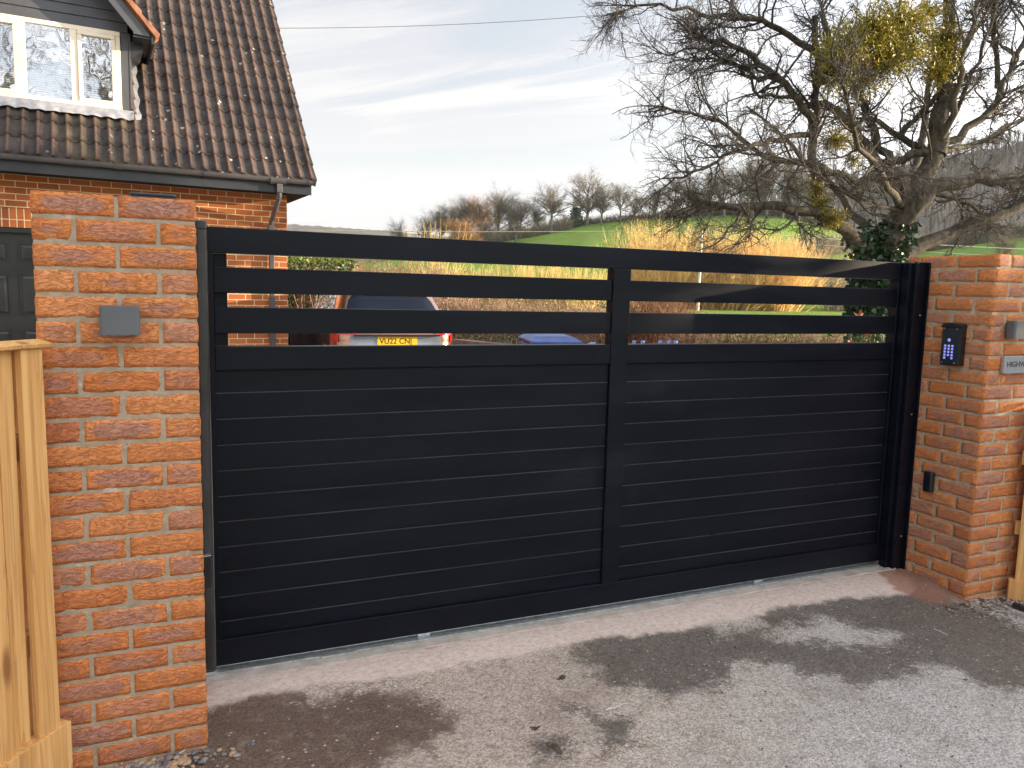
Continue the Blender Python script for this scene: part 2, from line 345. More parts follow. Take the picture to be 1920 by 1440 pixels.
def _ridge(t):
    g = t.geo(); n = t.noise(t.mul(g, (1, 1, 3)), 0.012, 8, 0.72); n2 = t.noise(g, 0.0035, 4, 0.6)
    c = t.mix(t.ramp(n, 0.35, 0.65), (0.060, 0.052, 0.046), (0.155, 0.115, 0.085))
    c = t.mix(t.m('MULTIPLY', t.ramp(n2, 0.52, 0.6), 0.8), c, (0.22, 0.13, 0.07))
    return {'Base Color': c, 'Roughness': 1.0, 'Normal': t.bump(n, 1.0, 8.0), 'Specular IOR Level': 0.0}
M_ridge = material('wooded_ridge', _ridge)
def barkm(name, a, b, sc=18, bump=0.8):
    def fn(t):
        g = t.obj(); n = t.noise(t.mul(g, (1, 1, 0.35)), sc, 6, 0.7, 0.5); l = t.noise(g, 6, 5, 0.7)
        c = t.mix(t.ramp(n, 0.35, 0.65), a, b); c = t.mix(t.m('MULTIPLY', t.ramp(l, 0.52, 0.68), 0.45), c, (b[0]*1.1, b[1]*1.3, b[2]*0.8))
        return {'Base Color': c, 'Roughness': 0.9, 'Normal': t.bump(n, bump, 0.02), 'Specular IOR Level': 0.2}
    return material(name, fn)
M_bark = barkm('hawthorn_bark', (0.036, 0.030, 0.023), (0.105, 0.088, 0.066))
M_twig = barkm('hawthorn_twig', (0.048, 0.043, 0.040), (0.120, 0.106, 0.092), 5, 0.0)
M_fbark = barkm('far_tree_bark', (0.10, 0.098, 0.085), (0.17, 0.16, 0.135), 1.5, 0.0)
M_ftwig = barkm('far_tree_twigs', (0.155, 0.128, 0.090), (0.27, 0.215, 0.150), 0.5, 0.0)
M_ftwigo = barkm('far_tree_orange_twigs', (0.30, 0.14, 0.05), (0.42, 0.22, 0.08), 0.5, 0.0)
M_wood2 = barkm('hill_wood_twigs', (0.12, 0.105, 0.085), (0.24, 0.205, 0.16), 0.06, 0.0)
M_willow = barkm('golden_willow', (0.64, 0.38, 0.14), (0.86, 0.60, 0.27), 0.7, 0.0)
M_gold = barkm('golden_brush', (0.46, 0.34, 0.13), (0.72, 0.52, 0.20), 0.7, 0.0)
M_hedge = barkm('hedge_twigs', (0.14, 0.085, 0.06), (0.40, 0.27, 0.20), 2.0, 0.0)
M_dog = barkm('russet_stems', (0.12, 0.055, 0.035), (0.28, 0.15, 0.09), 1.5, 0.0)
def leafm(name, a, b, rough=0.45, sc=3.0):
    def fn(t):
        g = t.geo(); n = t.noise(g, sc, 5, 0.8)
        return {'Base Color': t.mix(t.ramp(n, 0.3, 0.7), a, b), 'Roughness': rough, 'Specular IOR Level': 0.4, 'Subsurface Weight': 0.0}
    return material(name, fn)
M_ivy = leafm('ivy_leaf', (0.014, 0.036, 0.016), (0.04, 0.085, 0.035), 0.28, 9)
M_mist = leafm('mistletoe_leaf', (0.10, 0.105, 0.012), (0.42, 0.33, 0.02), 0.5, 4)
M_laurel = leafm('laurel_leaf', (0.05, 0.11, 0.02), (0.16, 0.22, 0.03), 0.3, 4)
M_phot = leafm('shrub_leaf', (0.035, 0.10, 0.03), (0.13, 0.22, 0.08), 0.3, 7)
M_photr = leafm('shrub_red_leaf', (0.30, 0.07, 0.03), (0.50, 0.17, 0.06), 0.35, 7)
M_dead = leafm('dead_leaf', (0.06, 0.035, 0.022), (0.20, 0.12, 0.07), 0.8, 40)
M_conif = leafm('evergreen', (0.015, 0.035, 0.012), (0.05, 0.085, 0.025), 0.6, 2)
def _stone(t):
    g = t.geo(); w = t.vor(g, 28, 1)
    s_ = t.N('SeparateColor', Color=w); r = t.n[-1].outputs[0]
    c = t.mix(r, (0.10, 0.10, 0.13), (0.40, 0.34, 0.26)); c = t.mix(t.m('MULTIPLY', t.ramp(t.n[-2].outputs[0] if False else r, 0.8, 0.9), 0.6), c, (0.5, 0.26, 0.10))
    return {'Base Color': t.mix(t.m('MULTIPLY', t.noise(g, 120, 4), 0.5), c, (0.2, 0.18, 0.16)), 'Roughness': 0.6, 'Normal': t.bump(t.noise(g, 90), 0.4, 0.003)}
M_stone = material('flint_gravel', _stone)
M_soil = simple('soil', (0.085, 0.060, 0.042), 0.95, 0.4, 30, bump=1.0, bscale=90)
M_fascia = simple('black_fascia', (0.022, 0.025, 0.032), 0.38, 0.2, 3)
M_gutter = simple('black_gutter', (0.075, 0.076, 0.08), 0.22, 0.2, 3)
M_pipe = simple('grey_downpipe', (0.055, 0.058, 0.066), 0.3, 0.15, 3)
M_clad = simple('charcoal_cladding', (0.060, 0.063, 0.072), 0.5, 0.12, 3)
M_white = simple('white_upvc', (0.80, 0.69, 0.54), 0.3, 0.04, 3)
M_lead = simple('lead_flashing', (0.27, 0.275, 0.30), 0.6, 0.25, 9, metal=0.0, bump=0.5, bscale=14)
M_blind = simple('white_blind', (0.75, 0.73, 0.68), 0.5, 0.05)
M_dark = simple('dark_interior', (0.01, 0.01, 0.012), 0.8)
M_garage = simple('black_garage_door', (0.008, 0.009, 0.011), 0.32, 0.2, 2)
M_glass = bpy.data.materials.new('window_glass'); M_glass.use_nodes = True; t = NT(M_glass.node_tree)
_o = t.n.new('ShaderNodeOutputMaterial'); _bp = t.bump(t.noise(t.obj(), 2.2, 2), 0.25, 0.02)
_mx = t.n.new('ShaderNodeMixShader'); t.put(_mx.inputs[0], t.ramp(t.N('Fresnel', IOR=1.6, Normal=_bp), 0.0, 0.5, 0.34, 0.95))
t.l.new(t.N('BsdfTransparent', Color=(0.93, 0.95, 0.96)), _mx.inputs[1]); t.l.new(t.N('BsdfGlossy', Color=(0.95, 0.97, 1.0), Roughness=0.02, Normal=_bp), _mx.inputs[2]); t.l.new(_mx.outputs[0], _o.inputs[0])
def _tile(t):
    g = t.obj(); uv = t.N('UVMap'); s_ = t.N('SeparateXYZ', Vector=uv); u, v = t.n[-1].outputs[0], t.n[-1].outputs[1]
    roll = t.att('roll', 2)
    n = t.noise(g, 3, 7, 0.75); n3 = t.noise(g, 28, 5, 0.7)
    c = t.mix(t.ramp(n, 0.35, 0.65), (0.022, 0.019, 0.020), (0.070, 0.053, 0.048))
    worn = t.m('MULTIPLY', t.ramp(t.m('ADD', roll, t.m('MULTIPLY', t.m('SUBTRACT', n3, 0.5), 0.8)), 0.55, 0.95), 0.7)
    c = t.mix(worn, c, t.mix(n, (0.13, 0.068, 0.047), (0.20, 0.110, 0.076)))
    moss = t.m('MULTIPLY', t.ramp(t.noise(g, 9, 6, 0.75), 0.55, 0.68), t.ramp(u, -0.55, 0.1))
    c = t.mix(t.m('MULTIPLY', moss, 0.9), c, t.mix(n3, (0.025, 0.022, 0.012), (0.12, 0.085, 0.04)))
    lv = t.vor(t.mul(g, (1, 1, 1)), 11); lc = t.vor(g, 11, 1); s2 = t.N('SeparateColor', Color=lc); lr, lr2 = t.n[-1].outputs[0], t.n[-1].outputs[1]
    rad = t.m('MULTIPLY', t.m('POWER', lr2, 2.0), 0.28); lic = t.m('MULTIPLY', t.m('MULTIPLY', t.ramp(t.noise(g, 1.1, 3), 0.42, 0.58), 1.0), t.ramp(t.m('SUBTRACT', rad, t.m('ADD', lv, t.m('MULTIPLY', n3, 0.12))), -0.09, -0.06))
    lic = t.m('MULTIPLY', lic, t.ramp(lr, 0.55, 0.6))
    c = t.mix(t.m('MULTIPLY', lic, 0.7), c, (0.50, 0.48, 0.42))
    sv = t.ramp(t.noise(g, 75, 3, 0.6), 0.70, 0.76); c = t.mix(t.m('MULTIPLY', sv, 0.35), c, (0.42, 0.40, 0.36))
    gm = t.m('MULTIPLY', t.ramp(t.noise(g, 2.2, 4), 0.45, 0.62), t.ramp(u, -2.0, -1.75, 1.0, 0.0)); c = t.mix(t.m('MULTIPLY', gm, 0.2), c, (0.10, 0.085, 0.025))
    return {'Base Color': c, 'Roughness': 0.78, 'Normal': t.bump(t.m('ADD', n3, t.m('MULTIPLY', moss, 1.5)), 0.7, 0.008), 'Specular IOR Level': 0.35}
M_tile = material('concrete_roof_tile', _tile)
M_verge = simple('terracotta_tile', (0.30, 0.13, 0.07), 0.8, 0.35, 7, bump=0.5, bscale=40)
def wallbrick(name, rot=False):
    def fn(t):
        uv = t.N('UVMap'); p = uv
        bn = t.n.new('ShaderNodeTexBrick'); bn.offset = 0.5
        if rot: bn.offset = 0.0
        t.put(bn.inputs['Vector'], p); bn.inputs['Color1'].default_value = (0.0, 0, 0, 1); bn.inputs['Color2'].default_value = (1, 1, 1, 1); bn.inputs['Mortar'].default_value = (0.5, 0.5, 0.5, 1)
        bn.inputs['Scale'].default_value = 1.0; bn.inputs['Mortar Size'].default_value = 0.0055; bn.inputs['Mortar Smooth'].default_value = 0.15; bn.inputs['Bias'].default_value = 0
        bn.inputs['Brick Width'].default_value = 0.075 if rot else 0.225; bn.inputs['Row Height'].default_value = 0.225 if rot else 0.075
        r = t.N('SeparateColor', Color=bn.outputs[0]); rr = t.n[-1].outputs[0]
        n = t.noise(uv, 30, 5, 0.7); n2 = t.noise(uv, 2.5, 4)
        c = t.mix(rr, (0.25, 0.070, 0.022), (0.45, 0.145, 0.045)); c = t.mix(t.m('MULTIPLY', n, 0.4), c, (0.25, 0.08, 0.035))
        c = t.mix(t.m('MULTIPLY', t.ramp(n2, 0.45, 0.7), 0.35), c, (0.22, 0.075, 0.04))
        c = t.mix(bn.outputs[1], c, t.mix(n, (0.48, 0.38, 0.20), (0.62, 0.52, 0.32)))
        h = t.m('ADD', t.m('MULTIPLY', bn.outputs[1], -0.6), t.m('MULTIPLY', n, 0.4))
        return {'Base Color': c, 'Roughness': 0.88, 'Normal': t.bump(h, 0.7, 0.006), 'Specular IOR Level': 0.2}
    return material(name, fn)
M_wall = wallbrick('house_brick'); M_soldier = wallbrick('soldier_brick', True)
M_paint = simple('copper_car_paint', (0.34, 0.17, 0.105), 0.22, 0.1, 2, metal=0.85, coat=1.0)
M_silver = simple('silver_car_trim', (0.27, 0.30, 0.35), 0.35, 0.1, 2, metal=0.7, coat=0.6)
M_cglass = simple('tinted_glass', (0.010, 0.014, 0.028), 0.12, 0.1, 2, spec=0.12)
M_sglass = simple('side_glass_painted_sheen', (0.55, 0.58, 0.60), 0.05, 0.1, 2, coat=1.0, spec=1.0)  # pale base colour paints in the sky reflected by the side windows
M_red = simple('red_lamp_lens', (0.45, 0.012, 0.02), 0.12, 0.2, 9, coat=1.0)
M_yellow = simple('plate_yellow', (0.85, 0.52, 0.02), 0.35, 0.03)
M_pblack = simple('plate_black', (0.012, 0.012, 0.012), 0.4)
M_tyre = simple('tyre', (0.02, 0.02, 0.02), 0.7)
M_blue = simple('blue_bin_plastic', (0.018, 0.055, 0.24), 0.38, 0.2, 3)
M_bluep = simple('pale_blue_bag', (0.20, 0.32, 0.72), 0.35, 0.4, 12)
M_sleeper = simple('timber_sleeper', (0.13, 0.075, 0.055), 0.85, 0.35, 9, bump=0.5)
M_wire = simple('cable', (0.16, 0.17, 0.20), 0.5)
M_wirel = simple('line_wire', (0.62, 0.56, 0.40), 0.4)
M_conc = simple('concrete', (0.42, 0.37, 0.32), 0.9, 0.2, 12, bump=0.6)

# ================================================================== THE GROUND
def smooth(a, b, x): t_ = np.clip((x-a)/(b-a), 0, 1); return t_*t_*(3-2*t_)
OPX = 3.728   # inner face of the right pillar
def pts(l): return np.array([gnd(*p)[:2] for p in l])
def sdf(P, poly):
    """signed distance, positive inside"""
    d = np.full(len(P), 1e9); ins = np.zeros(len(P), bool); n = len(poly)
    for i in range(n):
        a, b = poly[i], poly[(i+1) % n]; e = b-a; w = P-a; h = np.clip((w@e)/(e@e), 0, 1); d = np.minimum(d, np.linalg.norm(w-h[:, None]*e, axis=1))
        c = ((a[1] > P[:, 1]) != (b[1] > P[:, 1])) & (P[:, 0] < (b[0]-a[0])*(P[:, 1]-a[1])/(b[1]-a[1]+1e-12)+a[0]); ins ^= c
    return np.where(ins, d, -d)
gx = np.r_[-14, -8, -4, -2, np.arange(-1.2, 5.6, 0.03), 6.5, 8, 11, 16]; gy = np.r_[-16, -10, -5, np.arange(-2.3, 0.62, 0.03), 1.5, 3, 5, 8, 13]
GX, GY = np.meshgrid(gx, gy); P2 = np.stack([GX.ravel(), GY.ravel()], 1)
wetA = pts([(385, 1310), (450, 1290), (520, 1300), (600, 1318), (700, 1290), (800, 1320), (845, 1352), (800, 1400), (735, 1400), (700, 1430), (720, 1500), (600, 1560), (340, 1540), (360, 1380)])
wetB = pts([(1105, 1180), (1230, 1146), (1310, 1152), (1345, 1185), (1400, 1205), (1385, 1240), (1350, 1290), (1250, 1305), (1150, 1285), (1085, 1240)])
wetC = pts([(1395, 1128), (1540, 1106), (1660, 1086), (1730, 1100), (1820, 1130), (1990, 1190), (2000, 1330), (1920, 1292), (1840, 1282), (1790, 1258), (1730, 1248), (1690, 1275), (1600, 1280), (1480, 1248), (1350, 1225), (1330, 1190), (1440, 1180)])
dryD = pts([(1430, 1190), (1470, 1172), (1540, 1160), (1620, 1168), (1705, 1190), (1650, 1207), (1600, 1214), (1540, 1206), (1480, 1200)])
wetE = pts([(1080, 1337), (1130, 1345), (1185, 1348), (1178, 1392), (1135, 1400), (1120, 1370)])
wetF = pts([(1000, 1395), (1065, 1393), (1060, 1420), (1010, 1425)])
wet = np.maximum.reduce([sdf(P2, wetA)+0.005, sdf(P2, wetB), np.minimum(sdf(P2, wetC), -sdf(P2, dryD)), sdf(P2, wetE)-0.005, sdf(P2, wetF)-0.01])
inx = smooth(-0.25, 0.02, P2[:, 0])*(1-smooth(OPX-0.25, OPX+0.02, P2[:, 0]))
lip = smooth(0.12, 0.34, P2[:, 1]-0.02*np.sin(P2[:, 0]*5)+0.05*smooth(1.0, 3.0, P2[:, 0]))*inx
red = np.maximum(smooth(0.30, 0.02, np.hypot(P2[:, 0]-3.62, (P2[:, 1]-0.22)*0.75)), smooth(0.16, 0.0, np.abs(P2[:, 0]-OPX))*smooth(-0.15, 0.1, P2[:, 1]))
red = np.maximum(red, 0.55*smooth(0.07, 0.0, np.abs(P2[:, 1]-0.39))*inx)
dust = np.clip(1.15-0.36*(P2[:, 0]-0.2)/1.2+0.30*P2[:, 1], 0, 1.2)
gz = 0.036*smooth(0.10, 0.36, P2[:, 1])*inx+0.028*smooth(0.25, 0.0, np.abs(P2[:, 0]-OPX))*smooth(-0.1, 0.2, P2[:, 1])
gz = gz-0.03*smooth(2.5, 4.2, P2[:, 0])*(1-smooth(0.0, 0.3, P2[:, 1]))
gz += np.array([noise.noise(Vector((p[0]*2.2, p[1]*2.2, 0))) for p in P2])*0.008
nx, ny = len(gx), len(gy); I = np.arange(nx*ny).reshape(ny, nx)
F = np.stack([I[:-1, :-1], I[:-1, 1:], I[1:, 1:], I[1:, :-1]], -1).reshape(-1, 4)
o = mesh_np('driveway', np.c_[P2, gz], F, M_tarmac, None, True, attrs=dict(wet=wet, lip=lip, red=red, dust=dust)); tag(o, kind='structure')
def ground_z(x, y):
    k = np.argmin((P2[:, 0]-x)**2+(P2[:, 1]-y)**2); return gz[k]

# ---- terrain: one polar sheet out to the crest of the fields, with wooded hills behind
def azel(px, py): r = ray(px, py); return math.atan2(r[1], r[0]), r[2]/math.hypot(r[0], r[1])
def profile(l): a = sorted([azel(*p) for p in l]); return np.array([p[0] for p in a]), np.array([p[1] for p in a])
crest = profile([(-400, 488), (400, 485), (600, 482), (760, 470), (850, 456), (940, 445), (1040, 429), (1100, 419), (1180, 412), (1240, 407), (1320, 400), (1420, 398), (1480, 404), (1560, 430), (1640, 455), (1720, 470), (1800, 458), (1920, 441), (2300, 400)])
RC = 210.0
def field_h(r, az):
    e = np.interp(az, crest[0], crest[1]); zc_ = CAM[2]+e*RC
    h = 0.3*smooth(13, 60, r)-0.05*(1-smooth(10, 14, r))+(zc_-0.3)*np.clip((r-88)/(RC-88), 0, 1)**1.25
    return np.where(r > RC, zc_-(r-RC)*0.05, h)
az = np.linspace(-math.pi, math.pi, 721); rr = np.r_[0.5, 6, 12, 20, 30, 40, 55, 70, 88, np.linspace(95, 210, 24), 240, 300, 600, 3000]
A, Rr = np.meshgrid(az, rr); H = field_h(Rr, A)
back = smooth(2.4, 3.0, np.abs(A-1.0)); H = H*(1-back)+back*(-0.05)
V = np.stack([CAM[0]+Rr*np.cos(A), CAM[1]+Rr*np.sin(A), H], -1).reshape(-1, 3); n0, n1_ = A.shape; I = np.arange(n0*n1_).reshape(n0, n1_)
F = np.stack([I[:-1, :-1], I[:-1, 1:], I[1:, 1:], I[1:, :-1]], -1).reshape(-1, 4)
tag(mesh_np('field', V, F[:, ::-1].copy(), M_grass, None, True), kind='structure')
def tz(x, y): return float(field_h(np.array([math.hypot(x-CAM[0], y-CAM[1])]), np.array([math.atan2(y-CAM[1], x-CAM[0])]))[0])
def on_field(px, r):
    a, e = azel(px, 545); p = np.array([CAM[0]+r*math.cos(a), CAM[1]+r*math.sin(a), 0]); p[2] = tz(p[0], p[1]); return p
def hill(name, prof, r0, r1, zb, mat, power=0.8, jag=0.0, naz=240):
    pa, pe = profile(prof); a = np.linspace(pa[0], pa[-1], naz); r = np.linspace(r0, r1, 26); A, Rr = np.meshgrid(a, r)
    zt = CAM[2]+np.interp(A, pa, pe)*r1; s = (Rr-r0)/(r1-r0); H = zb+(zt-zb)*s**power
    if jag: H = H+jag*np.array([noise.fractal(Vector((x_*0.06, y_*0.06, 0)), 1.0, 2.0, 5) for x_, y_ in zip((Rr*np.cos(A)).ravel(), (Rr*np.sin(A)).ravel())]).reshape(A.shape)*s
    A = np.r_[A, A[-1:]]; Rr = np.r_[Rr, Rr[-1:]*1.3]; H = np.r_[H, H[-1:]*0.5]
    V = np.stack([CAM[0]+Rr*np.cos(A), CAM[1]+Rr*np.sin(A), H], -1).reshape(-1, 3); I = np.arange(A.size).reshape(A.shape)
    F = np.stack([I[:-1, :-1], I[:-1, 1:], I[1:, 1:], I[1:, :-1]], -1).reshape(-1, 4)
    return tag(mesh_np(name, V, F[:, ::-1].copy(), mat, None, True), kind='structure')
hill('far_ridge', [(-500, 415), (540, 421), (600, 424), (680, 430), (740, 434), (800, 440), (900, 452), (1100, 470)], 1300, 1900, 40, M_ridge, 0.7, 3, 420)
woodprof = [(1250, 405), (1330, 398), (1400, 388), (1480, 378), (1560, 356), (1640, 326), (1720, 304), (1800, 292), (1860, 280), (1920, 263), (2100, 215), (2300, 190)]
M_whill = simple('hillside_floor', (0.17, 0.145, 0.115), 1.0, 0.35, 0.05)
hill('wooded_hill', woodprof, 225, 420, 4, M_whill, 0.85, 2.0)
pa, pe = profile(woodprof); rng = np.random.default_rng(5); n = 1500
a_ = rng.uniform(pa[0], pa[-1], n); s_ = rng.uniform(0.0, 1.0, n)**0.8; r_ = 228+(420-228)*s_
zt = CAM[2]+np.interp(a_, pa, pe)*420; z_ = 4+(zt-4)*((r_-225)/195)**0.85
base = np.stack([CAM[0]+r_*np.cos(a_), CAM[1]+r_*np.sin(a_), z_-0.5], 1)
tr = walk(base, np.tile([0, 0, 1.0], (n, 1)), rng.uniform(5, 9, n), 3, 0.1, np.array([0, 0, 0.2]), rng); trr = np.full((n, 3), 0.14)
b1, r1_ = grow(tr, trr, n*24, (2, 4.8), (0.3, 1.1), 3, 0.15, np.array([0, 0, 0.35]), rng, r0=0.055, tr=(0.35, 1.0), rend=0.5)
V, F = cat([tube_batch(tr, trr), tube_batch(b1, r1_)])
tag(mesh_np('hill_wood', V, F, M_wood2), 'grey brown leafless wood covering the steep hill behind the hawthorn', 'wood', kind='stuff')

# ================================================================== BRICK PILLARS
def brick_geo(P, N_, c, U, L, hl, hh, rnd, grid, depth=0.1025):
    """one brick: centre c on the face plane, U unit along, N_ outward normal"""
    Z = np.array([0, 0, 1.0]); nu, nv = max(2, int(hl*2/grid)), max(2, int(hh*2/grid))
    us = np.linspace(-1, 1, nu+1); vs = np.linspace(-1, 1, nv+1); V = []; UV = []; BC = []; F = []
    j = rnd*100
    for v in vs:
        for u in us:
            e = max(abs(u), abs(v)); out = 0.0
            q = c+U*u*hl+Z*v*hh
            nz = noise.noise(Vector((q[0]*55, q[1]*55, q[2]*110+j)))*0.0016+noise.noise(Vector((q[0]*16+j, q[1]*16, q[2]*16)))*0.0014
            if abs(u) > 0.999 or abs(v) > 0.999:
                out = -0.0028; jit = noise.noise(Vector((q[0]*60+j, q[1]*60, q[2]*60)))*0.0022
                q = q-U*u*abs(jit)*(abs(u) > 0.999)-Z*v*abs(jit)*(abs(v) > 0.999)
            V.append(q+N_*(out+nz)); UV.append((u*hl+rnd*7.0, v*hh+rnd*3.0)); BC.append((u, v, rnd))
    W_ = nu+1
    F += [(i*W_+k, i*W_+k+1, (i+1)*W_+k+1, (i+1)*W_+k) for i in range(nv) for k in range(nu)]
    # skirt back into the mortar
    ring = [k for k in range(W_)]+[i*W_+nu for i in range(1, nv+1)]+[nv*W_+k for k in range(nu-1, -1, -1)]+[i*W_ for i in range(nv-1, 0, -1)]
    b = len(V)
    for k in ring: V.append(V[k]-N_*0.03); UV.append(UV[k]); BC.append(BC[k])
    m = len(ring); F += [(ring[i], b+i, b+(i+1) % m, ring[(i+1) % m]) for i in range(m)]
    o_ = len(P['V']); P['V'] += V; P['UV'] += UV; P['BC'] += BC; P['F'] += [tuple(i+o_ for i in f) for f in F]
def brick_pillar(name, label, x0, y0, w, dp, top, courses, grid, seed, par=0):
    root = thing(name, label, 'brick pillar', (x0+w/2, y0+dp/2, 0.0)); rs = random.Random(seed)
    P = dict(V=[], UV=[], BC=[], F=[]); Z = np.array([0, 0, 1.0])
    x1, y1 = x0+w, y0+dp; hb = 0.0322
    for k in range(courses):
        zc_ = top-0.075*k-hb
        A = (k+par) % 2 == 0
        for side in range(4):
            # side 0 front, 1 left, 2 right, 3 back
            if side in (0, 3): Ln, U, N_, org = w, np.array([1.0, 0, 0]), np.array([0, -1.0 if side == 0 else 1.0, 0]), np.array([x0, y0 if side == 0 else y1, 0]); full = A
            else: Ln, U, N_, org = dp, np.array([0, 1.0, 0]), np.array([-1.0 if side == 1 else 1.0, 0, 0]), np.array([x0 if side == 1 else x1, y0, 0]); full = not A
            if side == 3 or (side == 2 and seed == 2): g2 = 0.06
            else: g2 = grid
            p = 0.0; segs = []
            if not full: segs.append((0, 0.1025)); p = 0.1125
            end = Ln if full else Ln-0.1125
            while p < end-0.02: q = min(p+0.215, end-(0 if full else 0.0)); q = min(q, end); segs.append((p, q)); p = q+0.01
            if not full: segs.append((Ln-0.1025, Ln))
            for s0, s1 in segs:
                jx = rs.uniform(-0.0015, 0.0015); c = org+U*((s0+s1)/2)+Z*(zc_+rs.uniform(-0.001, 0.001))+N_*rs.uniform(-0.001, 0.0015)
                a = 1 if (N_[1] < 0 or N_[0] > 0) else -1
                brick_geo(P, N_, c, U*a, 0, (s1-s0)/2-0.0008, hb, rs.random(), g2)
    mesh_np('bricks', np.array(P['V']), P['F'], M_brick, root, True, uv=P['UV'], attrs=dict(bc=P['BC']))
    i = 0.0030
    nzv = int((top+0.1)/0.02); mb = MB(); mb.box((x0+i, y0+i, top-0.075*courses-0.05), (x1-i, y1-i, top-0.004)); mb.build('mortar', M_mortar, root)
    return root
LP = brick_pillar('brick_pillar', 'near brick pillar left of the gate with orange and purple rustic bricks', -0.44, 0.0, 0.44, 0.44, 1.8, 25, 0.011, 1)
RP = brick_pillar('brick_pillar', 'far brick pillar right of the gate carrying the lit keypad', OPX, 0.0, 0.44, 0.515, 1.791, 26, 0.016, 2, par=1)

# ================================================================== THE GATE
GY0 = 0.45; X0, X1 = 0.052, 3.70
gate = thing('sliding_gate', 'black metal driveway gate with three open gaps above horizontal boards', 'gate', (1.85, 0.47, 0.06))
YF, YB = GY0, GY0+0.06
bx = lambda a, b, n, m=M_gate, bv=0.0025: MB().box(a, b).build(n, m, gate, bv)
bx((X0, YF, 1.66), (X1, YB, 1.754), 'top_rail')
bx((X0, YF+0.001, 0.172), (0.071, YB, 1.6595), 'stile'); bx((1.776, YF+0.001, 0.1725), (1.868, YB, 1.6595), 'stile'); bx((3.585, YF+0.001, 0.172), (X1, YB, 1.6595), 'stile')
bx((0.0715, YF+0.036, 1.3155), (0.12, YB, 1.6590), 'back_stile')
bx((X0, YF, 0.066), (X1, YB, 0.1715), 'bottom_rail')
for xa, xb in ((0.0715, 1.7755), (1.8685, 3.5845)):
    bx((xa, YF+0.010, 1.514), (xb, YF+0.035, 1.609), 'slat'); bx((xa, YF+0.010, 1.363), (xb, YF+0.035, 1.461), 'slat')
    bx((xa, YF+0.004, 1.225), (xb, YB-0.004, 1.314), 'middle_rail')
    m = MB(); z = 1.2245; zs = [1.2245]+[1.140-0.1*k for k in range(10)]+[0.172]
    for a, b in zip(zs[:-1], zs[1:]):
        # each board has a V joint along its top edge
        m.prism([(xa, YF+0.016, b+0.0015), (xa, YF+0.016, a-0.0045), (xa, YF+0.0195, a-0.0040), (xa, YF+0.0195, a-0.0005), (xa, YF+0.04, a-0.0005), (xa, YF+0.04, b+0.0015)], (xb-xa, 0, 0))
    m.box((xa, YF+0.022, 0.173), (xb, YF+0.041, 1.2245)); pan = m.build('board_panel', M_gate, gate)
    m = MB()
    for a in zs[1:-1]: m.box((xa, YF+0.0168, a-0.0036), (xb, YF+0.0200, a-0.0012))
    m.build('board_joint_highlight', M_edge, pan)  # pale bars on the joints, a highlight put in by colour
for xx in (0.9, 2.75):
    m = MB(); m.cyl((xx, YF+0.02, 0.048), (xx, YF+0.04, 0.048), 0.028, 20); m.build('wheel', M_galv, gate)

def rrect(x0, x1, y0, y1, r, n=5):
    o_ = []
    for cx, cy, a0 in ((x1-r, y1-r, 0), (x0+r, y1-r, 90), (x0+r, y0+r, 180), (x1-r, y0+r, 270)):
        for k in range(n+1): a = math.radians(a0+90*k/n); o_.append((cx+r*math.cos(a), cy+r*math.sin(a)))
    return o_
cp = thing('gate_post', 'tall black rounded catch post beside the left pillar', 'post', (0.02, 0.34, 0.07))
m = MB(); m.prism([(x_, y_, 0.1385) for x_, y_ in rrect(-0.002, 0.043, 0.285, 0.425, 0.016)], (0, 0, 1.5935)); m.build('post', M_rubber, cp, 0.002)
m = MB(); m.prism([(x_, y_, 1.7325) for x_, y_ in rrect(-0.004, 0.045, 0.283, 0.427, 0.017)], (0, 0, 0.03)); m.build('cap', M_rubber, cp, 0.003)
m = MB(); m.prism([(x_, y_, 0.1285) for x_, y_ in rrect(-0.004, 0.046, 0.281, 0.429, 0.018)], (0, 0, 0.0095)); m.build('foot', M_rubber, cp, 0.002)
ph = thing('gate_sensor', 'small glossy black sensor low on the catch post', 'sensor', (0.02, 0.235, 0.50))
m = MB(); m.prism([(x_, y_, 0.46) for x_, y_ in rrect(0.001, 0.034, 0.253, 0.2825, 0.008)], (0, 0, 0.118)); m.build('housing', M_plast, ph, 0.003)
m = MB(); m.box((0.003, 0.254, 0.5785), (0.033, 0.282, 0.581)); m.build('cap', M_screw, ph, 0.001)
gp = thing('gate_post', 'black steel channel post fixed against the right pillar', 'post', (3.68, 0.42, 0.0))
m = MB(); m.box((3.716, 0.37, 0.02), (3.7255, 0.56, 1.757)); m.box((3.628, 0.388, 0.02), (3.7155, 0.397, 1.757)); m.box((3.700, 0.3975, 0.02), (3.7155, 0.43, 1.757)); m.build('channel', M_gate, gp, 0.0015)
m = MB(); m.box((3.626, 0.376, 0.02), (3.648, 0.3875, 1.752)); m.build('buffer_strip', M_gate, gp, 0.003)
m = MB(); m.box((3.60, 0.40, 0.03), (3.699, 0.446, 1.752)); m.build('side_tube', M_gate, gp, 0.002)
for z in (1.47, 0.92, 0.22): m = MB(); m.cyl((3.692, 0.3875, z), (3.692, 0.3845, z), 0.005, 12); m.build('screw', M_screw, gp)
tk = thing('ground_track', 'galvanised steel ground track running under the gate', 'track', (1.85, 0.43, 0.03))
m = MB(); m.box((-0.02, 0.436, 0.0), (3.62, 0.470, 0.046)); m.build('base_plate', M_galv, tk, 0.001)
m = MB(); m.cyl((-0.02, 0.492, 0.049), (3.62, 0.492, 0.049), 0.008, 10); m.box((-0.02, 0.4705, 0.0), (3.62, 0.515, 0.042)); m.build('rail', M_galv, tk)
m = MB(); m.box((0.45, 0.420, 0.0415), (0.60, 0.4355, 0.050)); m.build('joint_plate', M_galv, tk, 0.001)
